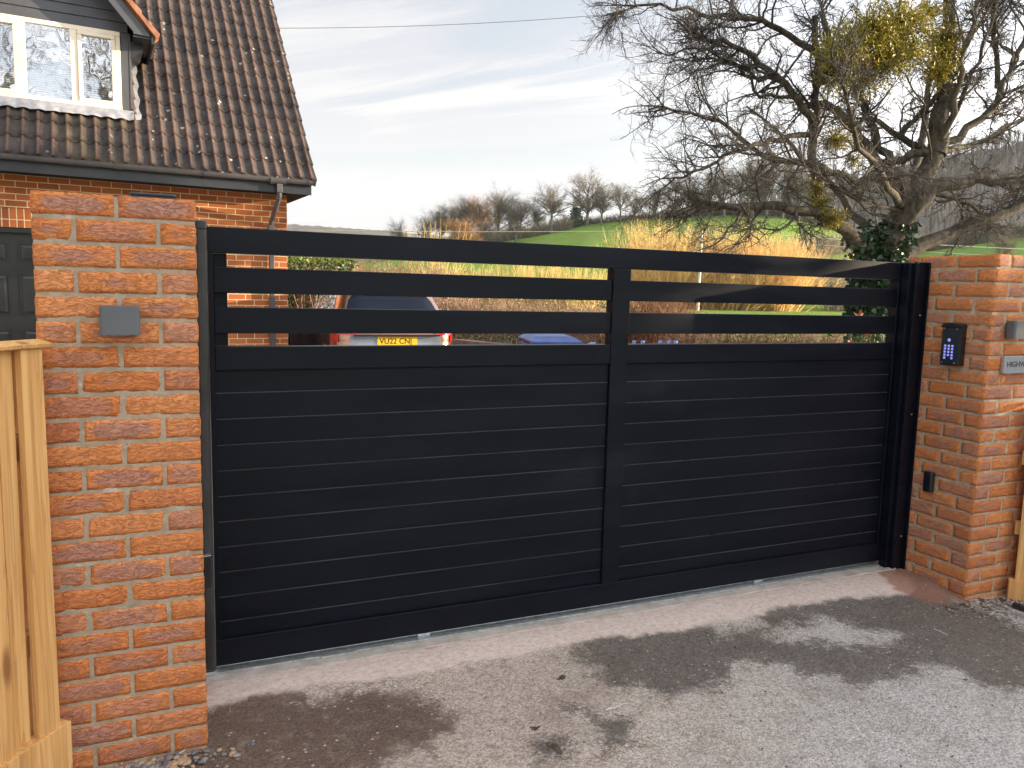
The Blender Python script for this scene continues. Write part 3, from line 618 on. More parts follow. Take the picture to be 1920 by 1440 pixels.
tag(MB().box((-0.03, 0.375, -0.05), (3.66, 0.4355, 0.041)).box((-0.03, 0.52, -0.05), (3.66, 0.60, 0.04)).build('threshold', M_conc, None, 0.004), kind='structure')

# ================================================================== THINGS ON THE PILLARS
bxp = thing('black_box', 'slim black box lying on top of the left pillar', 'box', (-0.118, 0.24, 1.8))
m = MB(); m.prism([(x_, y_, 1.801) for x_, y_ in rrect(-0.187, -0.053, 0.17, 0.30, 0.01)], (0, 0, 0.020)); m.build('case', M_fascia, bxp, 0.003)
m = MB(); m.prism([(x_, y_, 1.8215) for x_, y_ in rrect(-0.189, -0.051, 0.168, 0.302, 0.012)], (0, 0, 0.009)); m.build('lid', M_fascia, bxp, 0.003)
def wall_light(label, x0, x1, z0, z1, y):
    r = thing('wall_light', label, 'wall light', ((x0+x1)/2, y, z0), 'grey box lights on the pillars')
    m = MB(); m.prism([(x_, z_, 0) for x_, z_ in rrect(x0, x1, 0, 0.052, 0.012)], (0, 0, 1)); m.v = [(a, y-0.010-(0.052-b), z0+(z1-z0)*c) for a, b, c in m.v]; m.build('shade', M_grey, r, 0.002)
    m = MB(); m.box((x0+0.02, y-0.0095, z0+0.012), (x1-0.02, y+0.004, z1-0.012)); m.build('back_plate', M_plast, r)
    m = MB(); m.box((x0+0.03, y-0.045, z0-0.0015), (x1-0.03, y-0.020, z0-0.0003)); m.build('lens', M_screw, r)
wall_light('grey box wall light on the front of the left pillar', -0.271, -0.164, 1.388, 1.475, 0.0)
wall_light('grey box wall light at the picture edge above the steel name plate', 3.822, 3.929, 1.369, 1.459, 0.0)
kp = thing('gate_intercom', 'black intercom keypad with blue lit round keys on the right pillar', 'intercom', (OPX, 0.2, 1.2))
xk = OPX-0.042; kz0, kz1, ky0, ky1 = 1.213, 1.433, 0.128, 0.238
m = MB(); m.prism([(y_, z_, 0) for y_, z_ in rrect(ky0, ky1, kz0, kz1, 0.008)], (0, 0, 1)); m.v = [(xk+0.04*c, a, b) for a, b, c in m.v]; m.build('case', M_plast, kp, 0.002)
m = MB(); n_ = 8; arc = [(ky0-0.003+(ky1-ky0+0.006)*i/n_, kz1-0.012+0.018*math.sin(math.pi*i/n_)) for i in range(n_+1)]
m.prism([(xk-0.012, a, b) for a, b in arc]+[(xk-0.012, ky1+0.003, kz1-0.018), (xk-0.012, ky0-0.003, kz1-0.018)], (0.052, 0, 0)); m.build('hood', M_plast, kp, 0.001)
m = MB(); m.box((xk-0.0025, ky0+0.004, kz0+0.004), (xk-0.0004, ky1-0.004, kz1-0.022)); m.build('face_plate', M_intercom, kp, 0.001)
kw = (ky1-ky0)
def key(u, v, rad=0.0062):   # u across as seen (left = further), v down
    y = ky1-kw*u; z = kz1-(kz1-kz0)*v; m = MB(); m.cyl((xk-0.0026, y, z), (xk-0.0050, y, z), rad, 18, rad*0.9); m.build('key', M_key, kp)
key(0.42, 0.39, 0.0085)
for r_i, v in enumerate((0.53, 0.60, 0.675, 0.75, 0.82)):
    for u in ((0.24, 0.43, 0.62) if r_i < 4 else (0.24, 0.62)): key(u+0.0*r_i, v)
for u, v in ((0.12, 0.12), (0.78, 0.12), (0.12, 0.93), (0.78, 0.93)):
    y = ky1-kw*u; z = kz1-(kz1-kz0)*v; m = MB(); m.cyl((xk-0.0026, y, z), (xk-0.0042, y, z), 0.0042, 12); m.build('screw', M_screw, kp)
ir = thing('gate_sensor', 'glossy black rounded sensor low on the right pillar inner face', 'sensor', (OPX, 0.25, 0.5))
m = MB(); m.prism([(x_, y_, 0.51) for x_, y_ in rrect(OPX-0.036, OPX-0.002, 0.228, 0.286, 0.015)], (0, 0, 0.112)); m.build('housing', M_plast, ir, 0.006, 3)
m = MB(); m.box((OPX-0.0375, 0.238, 0.53), (OPX-0.0365, 0.276, 0.60)); m.build('lens', M_cglass, ir, 0.002)
npl = thing('name_plate', 'brushed steel name plate reading HIGHWAY on the right pillar', 'sign', (3.95, 0.0, 1.18))
m = MB(); m.prism([(x_, z_, 0) for x_, z_ in rrect(3.826, 4.085, 1.188, 1.278, 0.006)], (0, 0, 1)); m.v = [(a, -0.021+0.019*c, b) for a, b, c in m.v]; m.build('plate', M_steel, npl, 0.002)
def text(body, name, mat, parent, loc, rot, size, ext=0.0008, sx=1.0, bold=0.0):
    cu = bpy.data.curves.new(name, 'FONT'); cu.body = body; cu.size = size; cu.extrude = ext; cu.offset = bold
    tmp = bpy.data.objects.new('t', cu); link(tmp); dg = bpy.context.evaluated_depsgraph_get(); me = bpy.data.meshes.new_from_object(tmp.evaluated_get(dg)); bpy.data.objects.remove(tmp)
    me.name = name; me.materials.clear(); me.materials.append(mat); o_ = link(bpy.data.objects.new(name, me)); o_.parent = parent
    o_.location = Vector(loc)-wloc(parent) if parent else loc; o_.rotation_euler = rot; o_.scale = (sx, 1, 1); return o_
text('HIGHWAY', 'lettering', M_text, npl, (3.845, -0.0215, 1.222), (math.pi/2, 0, 0), 0.040, 0.0006, 1.05, 0.0006)

# ================================================================== FENCES
def fence(name, label, p0, dirv, n, pitch, z0, z1, flip, seed, grav=True):
    dirv = np.array([dirv[0], dirv[1], 0.0]); dirv /= np.linalg.norm(dirv); nn = np.array([dirv[1], -dirv[0], 0])*flip   # towards the road
    root = thing(name, label, 'fence', (p0[0], p0[1], 0)); p0 = np.array([p0[0], p0[1], 0.0]); rs = random.Random(seed)
    L = n*pitch
    def M(v): return p0+dirv*v[0]+nn*v[1]+np.array([0, 0, v[2]])
    m = MB(); bid = []
    for i in range(n):
        a = i*pitch; w = pitch+0.018; t0, t1 = (0.020, 0.009) if True else (0, 0); lean = rs.uniform(-0.003, 0.003); k = rs.random()
        b0 = len(m.v)
        poly = [(a, 0.012, z0), (a+pitch*0.98, 0.012, z0), (a+pitch*0.98, 0.034, z0), (a, 0.030, z0)]
        if i % 2: poly = [(a+0.006, 0.0, z0), (a+pitch*0.80, 0.0, z0), (a+pitch*0.80, 0.016, z0), (a+0.006, 0.010, z0)]
        m.prism([(x_+lean, y_, z_) for x_, y_, z_ in poly], (-2*lean, 0, z1-z0-rs.uniform(0.0, 0.004)), M)
        bid += [k]*(len(m.v)-b0)
    o_ = m.build('boards', M_wood, root, 0.0012, 1); a_ = o_.data.attributes.new('bid', 'FLOAT', 'POINT'); a_.data.foreach_set('value', bid)
    m = MB(); m.prism([(-0.02, -0.045, z1), (-0.02, 0.045, z1), (-0.02, 0.048, z1+0.012), (-0.02, 0.0, z1+0.022), (-0.02, -0.048, z1+0.012)], (L+0.04, 0, 0), M); m.build('capping', M_wood, root, 0.002)
    m = MB(); m.box((-0.02, -0.04, z0+0.25), (L, -0.002, z0+0.32), M); m.build('backing_rail', M_wood, root, 0.002); m = MB(); m.box((-0.02, -0.04, z1-0.32), (L, -0.002, z1-0.25), M); m.build('backing_rail', M_wood, root, 0.002)
    if grav: m = MB(); m.box((-0.028, -0.004, -0.05), (L, 0.044, z0+0.012), M); m.build('gravel_board', M_wood, root, 0.002)
    for q in (0.02, L*0.97): m = MB(); m.box((q, -0.13, -0.1), (q+0.09, -0.045, z1-0.01), M); m.build('post', M_wood, root, 0.002)
    return root
fence('timber_fence', 'pale new timber fence of vertical boards left of the gate', (-0.440, -0.055), (-0.60, -0.80), 11, 0.080, 0.20, 1.355, -1, 3)
fence('timber_fence', 'pale timber fence starting at the right pillar, only its edge in view', (4.045, -0.045), (0.62, -0.78), 14, 0.10, 0.07, 1.02, 1, 4)

# ================================================================== SMALL STUFF ON THE GROUND
rng = np.random.default_rng(11)
def scatter(n, cx, cy, sx, sy, zoff=0.0):
    x_ = rng.normal(cx, sx, n); y_ = rng.normal(cy, sy, n); return np.array([(a, b, ground_z(a, b)+zoff) for a, b in zip(x_, y_)])
c1 = scatter(230, -0.17, -0.08, 0.12, 0.045); c1 = c1[(c1[:, 1] < -0.01)]; c1[:, 2] = np.interp(c1[:, 0], [-0.5, 0.05], [0.015, 0.0])
sz = rng.uniform(0.006, 0.017, len(c1)); V, F = stones(c1+[0, 0, 0.004], sz, rng)
o = mesh_np('gravel', V, F, M_stone, None, False); tag(o, 'grey and brown flint gravel heaped at the foot of the left pillar', 'gravel', kind='stuff')
c2 = np.r_[scatter(170, 4.05, -0.12, 0.16, 0.06), scatter(130, 3.8, -0.10, 0.16, 0.10)]; c2 = c2[(c2[:, 1] < -0.02)]; V, F = stones(c2+[0, 0, 0.003], rng.uniform(0.004, 0.014, len(c2)), rng)
o = mesh_np('gravel', V, F, M_stone, None, False); tag(o, 'loose stones and dirt at the foot of the right pillar', 'gravel', kind='stuff')
n = 900; gxy = np.stack([rng.uniform(-0.2, 4.6, n), -rng.uniform(0.0, 2.2, n)+0.15], 1); c3 = np.array([(a, b, ground_z(a, b)) for a, b in gxy])
V, F = stones(c3+[0, 0, 0.0015], rng.uniform(0.0015, 0.0055, n), rng); o = mesh_np('grit', V, F, M_stone); tag(o, 'tiny pale grit scattered over the driveway', 'grit', kind='stuff')
n = 260; gxy = np.stack([rng.uniform(0.1, 4.6, n), -rng.uniform(0.0, 1.9, n)+0.1], 1); c3 = np.array([(a, b, ground_z(a, b)+0.004) for a, b in gxy])
up = np.tile([1.0, 0.3, 0.0], (n, 1))*rng.choice([-1, 1], (n, 1)); V, F = leaves(c3, 0.022, rng, 0.4, up); V[:, 2] = np.clip(V[:, 2], 0.002, 0.014)
o = mesh_np('leaf_litter', V, F, M_dead); tag(o, 'small dead leaf scraps lying on the tarmac', 'leaf litter', kind='stuff')
# soil wedge at the right pillar
c4 = scatter(260, 3.93, -0.07, 0.18, 0.035); V, F = stones(c4+[0, 0, -0.004], rng.uniform(0.008, 0.022, len(c4)), rng, 0.45); tag(mesh_np('soil', V, F, M_soil), 'damp brown soil along the foot of the right pillar', 'soil', kind='stuff')
def clump(px, py, s, label, seed):
    p = gnd(px, py); r = np.random.default_rng(seed); c = p+np.c_[r.normal(0, s*0.45, 16), r.normal(0, s*0.35, 16), np.zeros(16)]; V, F = stones(c+[0, 0, 0.002], r.uniform(s*0.25, s*0.55, 16), r, 0.4)
    tag(mesh_np('mud_clump', V, F, M_soil), label, 'mud', 'mud clumps on the driveway')
clump(1038, 1403, 0.035, 'largest flat mud clump at the bottom of the picture', 1); clump(1054, 1271, 0.018, 'brown mud clump on the dry tarmac left of the middle dark patch', 2)
clump(1131, 1265, 0.012, 'small mud clump at the left edge of the middle dark patch', 3); clump(1003, 1366, 0.016, 'crumbly mud clump just above the largest clump', 4)
def twig(px0, py0, px1, py1, mat, name, label, r=0.0022):
    a, b = gnd(px0, py0)+[0, 0, 0.006], gnd(px1, py1)+[0, 0, 0.008]; P = np.linspace(a, b, 6)[None]+rng.normal(0, 0.002, (1, 6, 3)); V, F = tube_batch(P, np.linspace(r, r*0.5, 6)[None], 5); tag(mesh_np(name, V, F, mat), label, 'twig')
M_pale = simple('bleached_twig', (0.62, 0.60, 0.58), 0.7)
twig(1135, 1334, 1175, 1322, M_pale, 'twig', 'bleached white twig above the small dark stain'); twig(1752, 1181, 1776, 1194, M_pale, 'twig', 'pale curved stalk on the dark damp tarmac')
twig(338, 1418, 362, 1398, M_pale, 'twig', 'thin white stick on the gravel by the left pillar')
p = gnd(1900, 1142); q = gnd(1985, 1172); m = MB(); m.cyl(p+[0, 0, 0.02], q+[0, 0, 0.02], 0.017, 16); o = m.build('duct_pipe', simple('dark_duct', (0.03, 0.04, 0.055), 0.35), None, smooth=True); tag(o, 'dark plastic pipe end lying by the right fence', 'pipe')

# ================================================================== THE HOUSE
TH = math.radians(4.6); DV = np.array([math.cos(TH), math.sin(TH), 0]); NV = np.array([math.sin(TH), -math.cos(TH), 0]); HC = np.array([1.452, 8.588, 0.0])
def Hm(v): return HC+DV*v[0]-NV*v[1]+np.array([0, 0, v[2]])     # (along facade, back, up)
house = thing('brick_house', 'orange brick house with brown tiled roof and dormer behind the left pillar', 'house', HC)
def uvbox(m, a, b, M=Hm):
    """box with separate faces and metric uv"""
    (x0, y0, z0), (x1, y1, z1) = a, b
    for q, uvf in (([(x0, y0, z0), (x1, y0, z0), (x1, y0, z1), (x0, y0, z1)], lambda v: (v[0], v[2])), ([(x1, y0, z0), (x1, y1, z0), (x1, y1, z1), (x1, y0, z1)], lambda v: (v[1], v[2])),
                   ([(x1, y1, z0), (x0, y1, z0), (x0, y1, z1), (x1, y1, z1)], lambda v: (v[0], v[2])), ([(x0, y1, z0), (x0, y0, z0), (x0, y0, z1), (x0, y1, z1)], lambda v: (v[1], v[2])),
                   ([(x0, y0, z1), (x1, y0, z1), (x1, y1, z1), (x0, y1, z1)], lambda v: (v[0], v[1])), ([(x0, y1, z0), (x1, y1, z0), (x1, y0, z0), (x0, y0, z0)], lambda v: (v[0], v[1]))):
        m.add([M(np.array(v, float)) for v in q], [(0, 1, 2, 3)], [uvf(v) for v in q])
DEPTH = 7.2; GR = -2.15; GL = -4.75; GT = 2.16; PT = math.radians(49); TP = math.tan(PT)
m = MB(); uvbox(m, (GR, 0, -0.1), (0, 0.25, 2.85)); uvbox(m, (-9, 0, -0.1), (GL, 0.25, 2.85)); uvbox(m, (GL, 0, GT+0.225), (GR, 0.25, 2.85))
uvbox(m, (-0.25, 0.25, -0.1), (0, DEPTH, 2.85)); uvbox(m, (-9, 0.25, -0.1), (-8.75, DEPTH, 2.85)); uvbox(m, (-8.75, DEPTH-0.25, -0.1), (-0.25, DEPTH, 2.85))
rid = (DEPTH/2); zr = 2.62+(rid+0.02)*TP
for xg in (0.0, -8.75):
    g = [(xg-0.25, 0.0, 2.85), (xg-0.25, DEPTH, 2.85), (xg-0.25, rid, 2.80+rid*TP)]; 
    if xg: g = [(xg, a[1], a[2]) for a in g]
    m.prism(g, (0.25, 0, 0), Hm)
o = m.build('wall', M_wall, house)
m = MB(); uvbox(m, (GL-0.1, -0.004, GT), (GR+0.1, 0.1, GT+0.222)); m.build('soldier_lintel', M_soldier, house)
# garage door
gd = MB(); gd.box((GL, 0.10, 0.0), (GR, 0.13, GT), Hm).build('garage_door', M_garage, house); gdo = house.children[-1]
m = MB(); pc = -3.155
for k in range(-3, 2):
    a = pc+0.505*k; b = a+0.40
    if a < GL or b > GR: continue
    for z0, z1 in ((1.76, 1.98), (1.12, 1.61), (0.48, 0.94), (0.10, 0.36)):
        for (s0, s1, t0, t1) in ((a, b, z0, z0+0.014), (a, b, z1-0.014, z1), (a, a+0.014, z0+0.0145, z1-0.0145), (b-0.014, b, z0+0.0145, z1-0.0145)): m.box((s0, 0.088, t0), (s1, 0.0995, t1), Hm)
        i = 0.05
        m.add([Hm(np.array(v)) for v in [(a+0.02, 0.0985, z0+0.02), (b-0.02, 0.0985, z0+0.02), (b-0.02, 0.0985, z1-0.02), (a+0.02, 0.0985, z1-0.02), (a+i+.01, 0.086, z0+i), (b-i-.01, 0.086, z0+i), (b-i-.01, 0.086, z1-i), (a+i+.01, 0.086, z1-i)]],
              [(4, 5, 6, 7), (0, 1, 5, 4), (1, 2, 6, 5), (2, 3, 7, 6), (3, 0, 4, 7)])
m.build('panel_moulding', M_garage, house)
m = MB(); m.box((GL, 0.02, GT-0.06), (GR, 0.0985, GT-0.001), Hm); m.build('door_frame', M_garage, house)
# roof: one tiled sheet, laid in overlapping courses with rolls
EB, EZ = -0.47, 2.945     # eaves line: back offset and height at tile edge
def roof_sheet(name, u0, u1, rows, gauge, M, holes=None, pitch=PT, dz=0.0):
    step = 0.148; nu = int((u1-u0)/step*8)+1; us = np.linspace(u0, u1, nu); Vs = []; Fs = []; UVs = []; RL = []
    ca, sa = math.cos(pitch), math.sin(pitch)
    ph = (us-u1)/step; f = ph-np.floor(ph); prof = np.where((f > 0.52) & (f < 0.94), np.sin((f-0.52)/0.42*math.pi), 0.0); prof = np.maximum(prof, 0)
    for k in range(rows):
        for j, (s, lift) in enumerate(((k*gauge-0.012, -0.012), (k*gauge-0.012, 0.020), (k*gauge+gauge*0.5, 0.011), (k*gauge+gauge, 0.002))):
            z = lift+prof*0.036
            s_ = s+0.010*prof*(j < 2)
            V_ = np.stack([us, EB+s_*ca-z*sa, EZ+dz+s_*sa+z*ca], 1); Vs.append(V_); UVs.append(np.stack([us, np.full(nu, s)], 1)); RL.append(prof*(1.0 if j else 0.3))
        b = k*4*nu
        for j in range(3):
            for i in range(nu-1):
                if holes and holes((us[i]+us[i+1])/2, k*gauge+gauge*0.5): continue
                Fs.append((b+j*nu+i, b+j*nu+i+1, b+(j+1)*nu+i+1, b+(j+1)*nu+i))
    V = np.concatenate(Vs); V = np.array([M(v) for v in V]); return mesh_np(name, V, Fs, M_tile, house, True, uv=np.concatenate(UVs), attrs=dict(roll=np.concatenate(RL)))
G = 0.298; slope_len = (rid-EB)/math.cos(PT); rows = int(slope_len/G)+1
WB = 0.105; DS = -2.75      # dormer front plane, dormer centre
def hole(u, s): return abs(u-DS) < 0.86 and s > (WB-EB)/math.cos(PT)+0.02 and s < 3.4
ro = roof_sheet('roof', -9.3, 0.262, rows, G, Hm, hole)
def Hback(v): v = np.array(v, float); v[1] = DEPTH-v[1]; return Hm(v)
m = MB(); m.add([Hm(np.array(v)) for v in [(-9.3, DEPTH+0.47, 2.93), (0.26, DEPTH+0.47, 2.93), (0.26, rid, 2.93+(rid+0.47)*TP), (-9.3, rid, 2.93+(rid+0.47)*TP)]], [(0, 1, 2, 3)]); m.build('rear_roof', M_tile, house)
# verge tiles along the right edge
m = MB(); ca, sa = math.cos(PT), math.sin(PT)
for k in range(rows):
    s0, s1 = k*G-0.015, k*G+G+0.01
    def q(s, z, u): return Hm(np.array([u, EB+s*ca-z*sa, EZ+s*sa+z*ca]))
    m.add([q(s0, 0.034, 0.225), q(s0, 0.034, 0.290), q(s1, 0.012, 0.282), q(s1, 0.012, 0.225), q(s0, -0.06, 0.225), q(s0, -0.06, 0.290), q(s1, -0.08, 0.282), q(s1, -0.08, 0.225)], [(0, 1, 2, 3), (1, 5, 6, 2), (0, 4, 5, 1), (4, 7, 6, 5), (3, 2, 6, 7)])
m.build('verge_tiles', M_tile, house, 0.008, 2)
# bargeboard under the verge, fascia, soffit, gutter
m = MB(); 
def q2(s, z, u): return np.array([u, EB+s*ca-z*sa, EZ+s*sa+z*ca])
m.prism([q2(0.05, -0.085, 0.225), q2(slope_len, -0.085, 0.225), q2(slope_len, -0.24, 0.225), q2(0.15, -0.24, 0.225)], (0.03, 0, 0), Hm); m.build('bargeboard', M_fascia, house)
m = MB(); m.prism([q2(0.15, -0.20, 0.0015), q2(slope_len, -0.20, 0.0015), q2(slope_len, -0.21, 0.0015), q2(0.15, -0.21, 0.0015)], (0.2225, 0, 0), Hm); m.build('verge_soffit', M_plast, house)
m = MB(); m.box((-9.3, -0.375, 2.765), (0.245, -0.352, 2.925), Hm); m.build('fascia', M_fascia, house, 0.002)
M_soffit = simple('matt_black_soffit', (0.016, 0.018, 0.023), 0.85, 0.2, 3, spec=0.1)
m = MB(); m.box((-9.3, -0.3515, 2.775), (0.24, 0.0, 2.785), Hm); m.box((0.003, 0.0, 2.775), (0.24, 1.0, 2.785), Hm); m.build('soffit', M_soffit, house)
m = MB(); prof = [(math.cos(a), math.sin(a)) for a in np.linspace(math.pi, 2*math.pi, 11)]
outer = [(-9.3, -0.43+0.056*c, 2.945+0.062*s) for c, s in prof]; inner = [(-9.3, -0.43+0.050*c, 2.945+0.055*s) for c, s in prof][::-1]
m.prism(outer+inner, (9.3+0.27, 0, 0), Hm); m.build('gutter', M_gutter, house)
for u, w in ((0.268, 0.012), (0.185, 0.02), (-0.13, 0.016), (-0.25, 0.016), (-1.12, 0.018), (-2.10, 0.07), (-2.95, 0.014), (-3.9, 0.014)):
    m = MB(); o1 = [(u, -0.43+0.064*c, 2.945+0.070*s) for c, s in prof]; i1 = [(u, -0.43+0.0565*c, 2.945+0.0625*s) for c, s in prof][::-1]; m.prism(o1+i1, (w, 0, 0), Hm); m.build('gutter_bracket', M_gutter, house)
m = MB(); m.prism([(0.268, -0.43+0.054*c, 2.945+0.06*s) for c, s in prof], (0.006, 0, 0), Hm); m.build('gutter_end_cap', M_gutter, house)
m = MB(); us = -0.19
m.prism([(us-0.12, -0.43+0.068*c, 2.935+0.074*s) for c, s in prof], (0.20, 0, 0), Hm); m.box((us-0.035, -0.465, 2.76), (us+0.035, -0.395, 2.87), Hm)
P_ = [Hm(np.array(v)) for v in [(us, -0.43, 2.78), (us, -0.42, 2.70), (us-0.03, -0.08, 2.42), (us-0.035, -0.06, 2.33)]]
for a, b in zip(P_[:-1], P_[1:]): m.cyl(a, b, 0.036, 4)
m.box((us-0.075, -0.10, 2.28), (us+0.005, -0.02, 2.36), Hm); m.build('swan_neck', M_gutter, house, 0.004)
m = MB(); m.box((us-0.068, -0.092, 0.0), (us-0.003, -0.028, 2.285), Hm); m.build('downpipe', M_pipe, house, 0.006)
# dormer
ZS, ZE = 3.60, 4.60; HWd = 0.87; PD = math.radians(50); td = math.tan(PD)
m = MB(); zt_ = 4.60
m.box((DS-HWd, WB+0.03, 3.4), (DS+HWd-0.0, WB+0.06, 3.65), Hm); m.build('dormer_base', M_clad, house)
def side(x0, x1, n_):
    m = MB(); m.add([Hm(np.array(v)) for v in [(x0, WB+0.05, 3.55), (x0, WB+0.05, 4.62), (x0, WB+1.2, 4.62), (x0, WB+0.2, 3.55), (x1, WB+0.05, 3.55), (x1, WB+0.05, 4.62), (x1, WB+1.2, 4.62), (x1, WB+0.2, 3.55)]], [(0, 1, 2, 3), (7, 6, 5, 4), (0, 4, 5, 1), (1, 5, 6, 2), (2, 6, 7, 3), (3, 7, 4, 0)]); m.build(n_, M_clad, house)
side(DS+HWd-0.03, DS+HWd, 'dormer_cheek'); side(DS-HWd, DS-HWd+0.03, 'dormer_cheek')
for s in (1, -1):
    a, b = sorted((DS+s*(HWd-0.012), DS+s*(HWd-0.100))); m = MB(); m.box((a, WB-0.012, 3.655), (b, WB+0.05, 4.60), Hm); m.build('corner_post', M_clad, house, 0.004)
    a, b = sorted((DS+s*(HWd-0.011), DS+s*(HWd+0.012))); m = MB(); m.box((a, WB-0.018, 3.64), (b, WB+0.05, 4.59), Hm); m.build('corner_trim', M_clad, house, 0.003)
m = MB(); z = 4.600; k = 0
while z < 5.8:
    hw0 = min(HWd-0.02, 1.10-(z-4.60)/td-0.02); hw1 = 1.10-(z+0.118-4.60)/td-0.02
    if hw1 < 0.05: break
    hw1 = min(hw1, HWd-0.02)
    m.prism([(DS-hw0, WB-0.016, z+0.002), (DS+hw0, WB-0.016, z+0.002), (DS+hw1, WB-0.002, z+0.116), (DS-hw1, WB-0.002, z+0.116)], (0, 0.02, 0), Hm); z += 0.118
o = m.build('gable_cladding', M_clad, house)
RZ = 4.60+1.12*td
for s in (1, -1):
    # barge board
    e = lambda u, z, y: (DS+s*u, y, z)
    m = MB(); m.prism([e(1.10, 4.52, WB-0.30), e(0.0, 4.52+1.10*td, WB-0.30), e(0.0, 4.52+1.10*td-0.20, WB-0.30), e(0.90, 4.555, WB-0.30), e(0.90, 4.53, WB-0.30)], (0, 0.025, 0), Hm); m.build('bargeboard', M_clad, house, 0.003)
    m = MB(); m.prism([e(0.90, 4.50, WB-0.275), e(1.10, 4.50, WB-0.275), e(1.10, 4.52, WB-0.275), e(0.90, 4.52, WB-0.275)], (0, 1.2, 0), Hm); m.prism([e(1.10, 4.44, WB-0.30), e(1.125, 4.44, WB-0.30), e(1.125, 4.55, WB-0.30), e(1.10, 4.55, WB-0.30)], (0, 1.2, 0), Hm); m.prism([e(0.885, 4.30, WB-0.02), e(1.02, 4.42, WB-0.02), e(1.02, 4.50, WB-0.02), e(0.885, 4.50, WB-0.02)], (0, 0.7, 0), Hm); m.build('dormer_soffit', M_fascia, house)
    # tiled slope with thick verge tiles at its front edge
    m = MB(); LS = 1.16/math.cos(PD); nt = 6; g2 = LS/nt; cd, sd_ = math.cos(PD), math.sin(PD)
    for k in range(nt):
        a0, a1 = k*g2-0.02, (k+1)*g2
        def w(a, z, y): return e(1.15-a*cd+z*sd_, 4.545+a*sd_+z*cd, y)
        m.prism([w(a0, 0.045, WB-0.345), w(a1, 0.02, WB-0.345), w(a1, -0.02, WB-0.345), w(a0, -0.045+0.02, WB-0.345)], (0, 0.30, 0), Hm)
    m.build('dormer_verge_tile', M_verge, house, 0.006)
    m = MB(); nb = 12
    for k in range(nt):
        a0, a1 = k*g2-0.02, (k+1)*g2
        for j in range(nb):
            y0 = WB-0.045+j*0.20
            m.prism([w(a0, 0.03, y0), w(a1, 0.005, y0), w(a1, -0.02, y0), w(a0, -0.02, y0)], (0, 0.135, 0), Hm); m.prism([w(a0, 0.06, y0+0.135), w(a1, 0.035, y0+0.135), w(a1, -0.02, y0+0.135), w(a0, -0.02, y0+0.135)], (0, 0.065, 0), Hm)
    m.build('dormer_roof', M_tile, house, 0.006)
# window
m = MB(); FX0, FX1, FZ0, FZ1 = DS-(HWd-0.105), DS+(HWd-0.105), 3.655, 4.595
YW = WB-0.006
def bar(m, a, b, c, d_, y0=YW-0.03, y1=YW+0.04): m.box((a, y0, c), (b, y1, d_), Hm)
wn = MB(); bar(wn, FX0, FX1, FZ0-0.02, FZ0+0.055, YW-0.05); bar(wn, FX0, FX1, FZ1-0.055, FZ1)
bar(wn, FX0, FX0+0.055, FZ0+0.0555, FZ1-0.0555); bar(wn, FX1-0.055, FX1, FZ0+0.0555, FZ1-0.0555)
MU = [(-2.529, -2.450), (-3.062, -2.983)]
for a, b in MU: bar(wn, a, b, FZ0+0.0555, FZ1-0.0555)
wf = wn.build('window_frame', M_white, house, 0.006, 2)
panes = [(FX0+0.0555, MU[1][0]-0.0005, True), (MU[1][1]+0.0005, MU[0][0]-0.0005, False), (MU[0][1]+0.0005, FX1-0.0555, True)]
for a, b, op in panes:
    z0, z1 = FZ0+0.056, FZ1-0.056
    if op:
        s_ = MB(); t_ = 0.045; y0 = YW-0.045
        s_.box((a, y0, z0), (b, YW+0.02, z0+t_), Hm); s_.box((a, y0, z1-t_), (b, YW+0.02, z1), Hm); s_.box((a, y0, z0+t_+0.0005), (a+t_, YW+0.02, z1-t_-0.0005), Hm); s_.box((b-t_, y0, z0+t_+0.0005), (b, YW+0.02, z1-t_-0.0005), Hm)
        s_.build('casement', M_white, house, 0.006, 2); a, b, z0, z1 = a+t_, b-t_, z0+t_, z1-t_
    g = MB(); g.box((a, YW-0.005, z0), (b, YW+0.003, z1), Hm); g.build('window_pane', M_glass, house)
bl = MB(); z = FZ0+0.06
while z < FZ1-0.05: bl.add([Hm(np.array(v)) for v in [(FX0+0.03, YW+0.062, z), (FX1-0.03, YW+0.062, z), (FX1-0.03, YW+0.074, z+0.017), (FX0+0.03, YW+0.074, z+0.017)]], [(0, 1, 2, 3)]); z += 0.0265
bl.build('venetian_blind', M_blind, house)
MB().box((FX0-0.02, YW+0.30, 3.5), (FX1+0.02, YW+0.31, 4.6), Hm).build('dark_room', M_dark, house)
# lead flashing dressed over the tiles under and beside the window
nu = 90; us = np.linspace(DS-HWd-0.03, DS+HWd+0.02, nu); pf = np.abs(np.sin(((us-0.262)/0.148-0.23)*math.pi))**0.8
V = []
for z, y, amp in ((3.665, WB-0.060, 0), (3.630, WB-0.065, 0.0), (3.590, WB-0.090, 0.6), (3.535, WB-0.135, 1.0)): V += [Hm(np.array([u, y-0.010*amp*p_, z+0.012*amp*p_+(0.004*math.sin(u*37) if amp == 1 else 0)])) for u, p_ in zip(us, pf)]
F = [(j*nu+i, j*nu+i+1, (j+1)*nu+i+1, (j+1)*nu+i) for j in range(3) for i in range(nu-1)]; mesh_np('lead_flashing', V, F, M_lead, house, True)
V = []; ns = 26
for i in range(ns):
    s = i/(ns-1); y = WB-0.08+s*0.72; zz = EZ+(y-EB)*TP
    for k, (du, dz_) in enumerate(((0.012, 0.12), (0.016, 0.05), (0.05, 0.045), (0.10+0.012*math.sin(i*0.9), 0.05))): V.append(Hm(np.array([DS+HWd+du, y, zz+dz_+0.008*math.sin(i*1.1)*(k > 1)])))
F = [(i*4+k, i*4+k+1, (i+1)*4+k+1, (i+1)*4+k) for i in range(ns-1) for k in range(3)]; mesh_np('lead_flashing', V, F, M_lead, house, True)

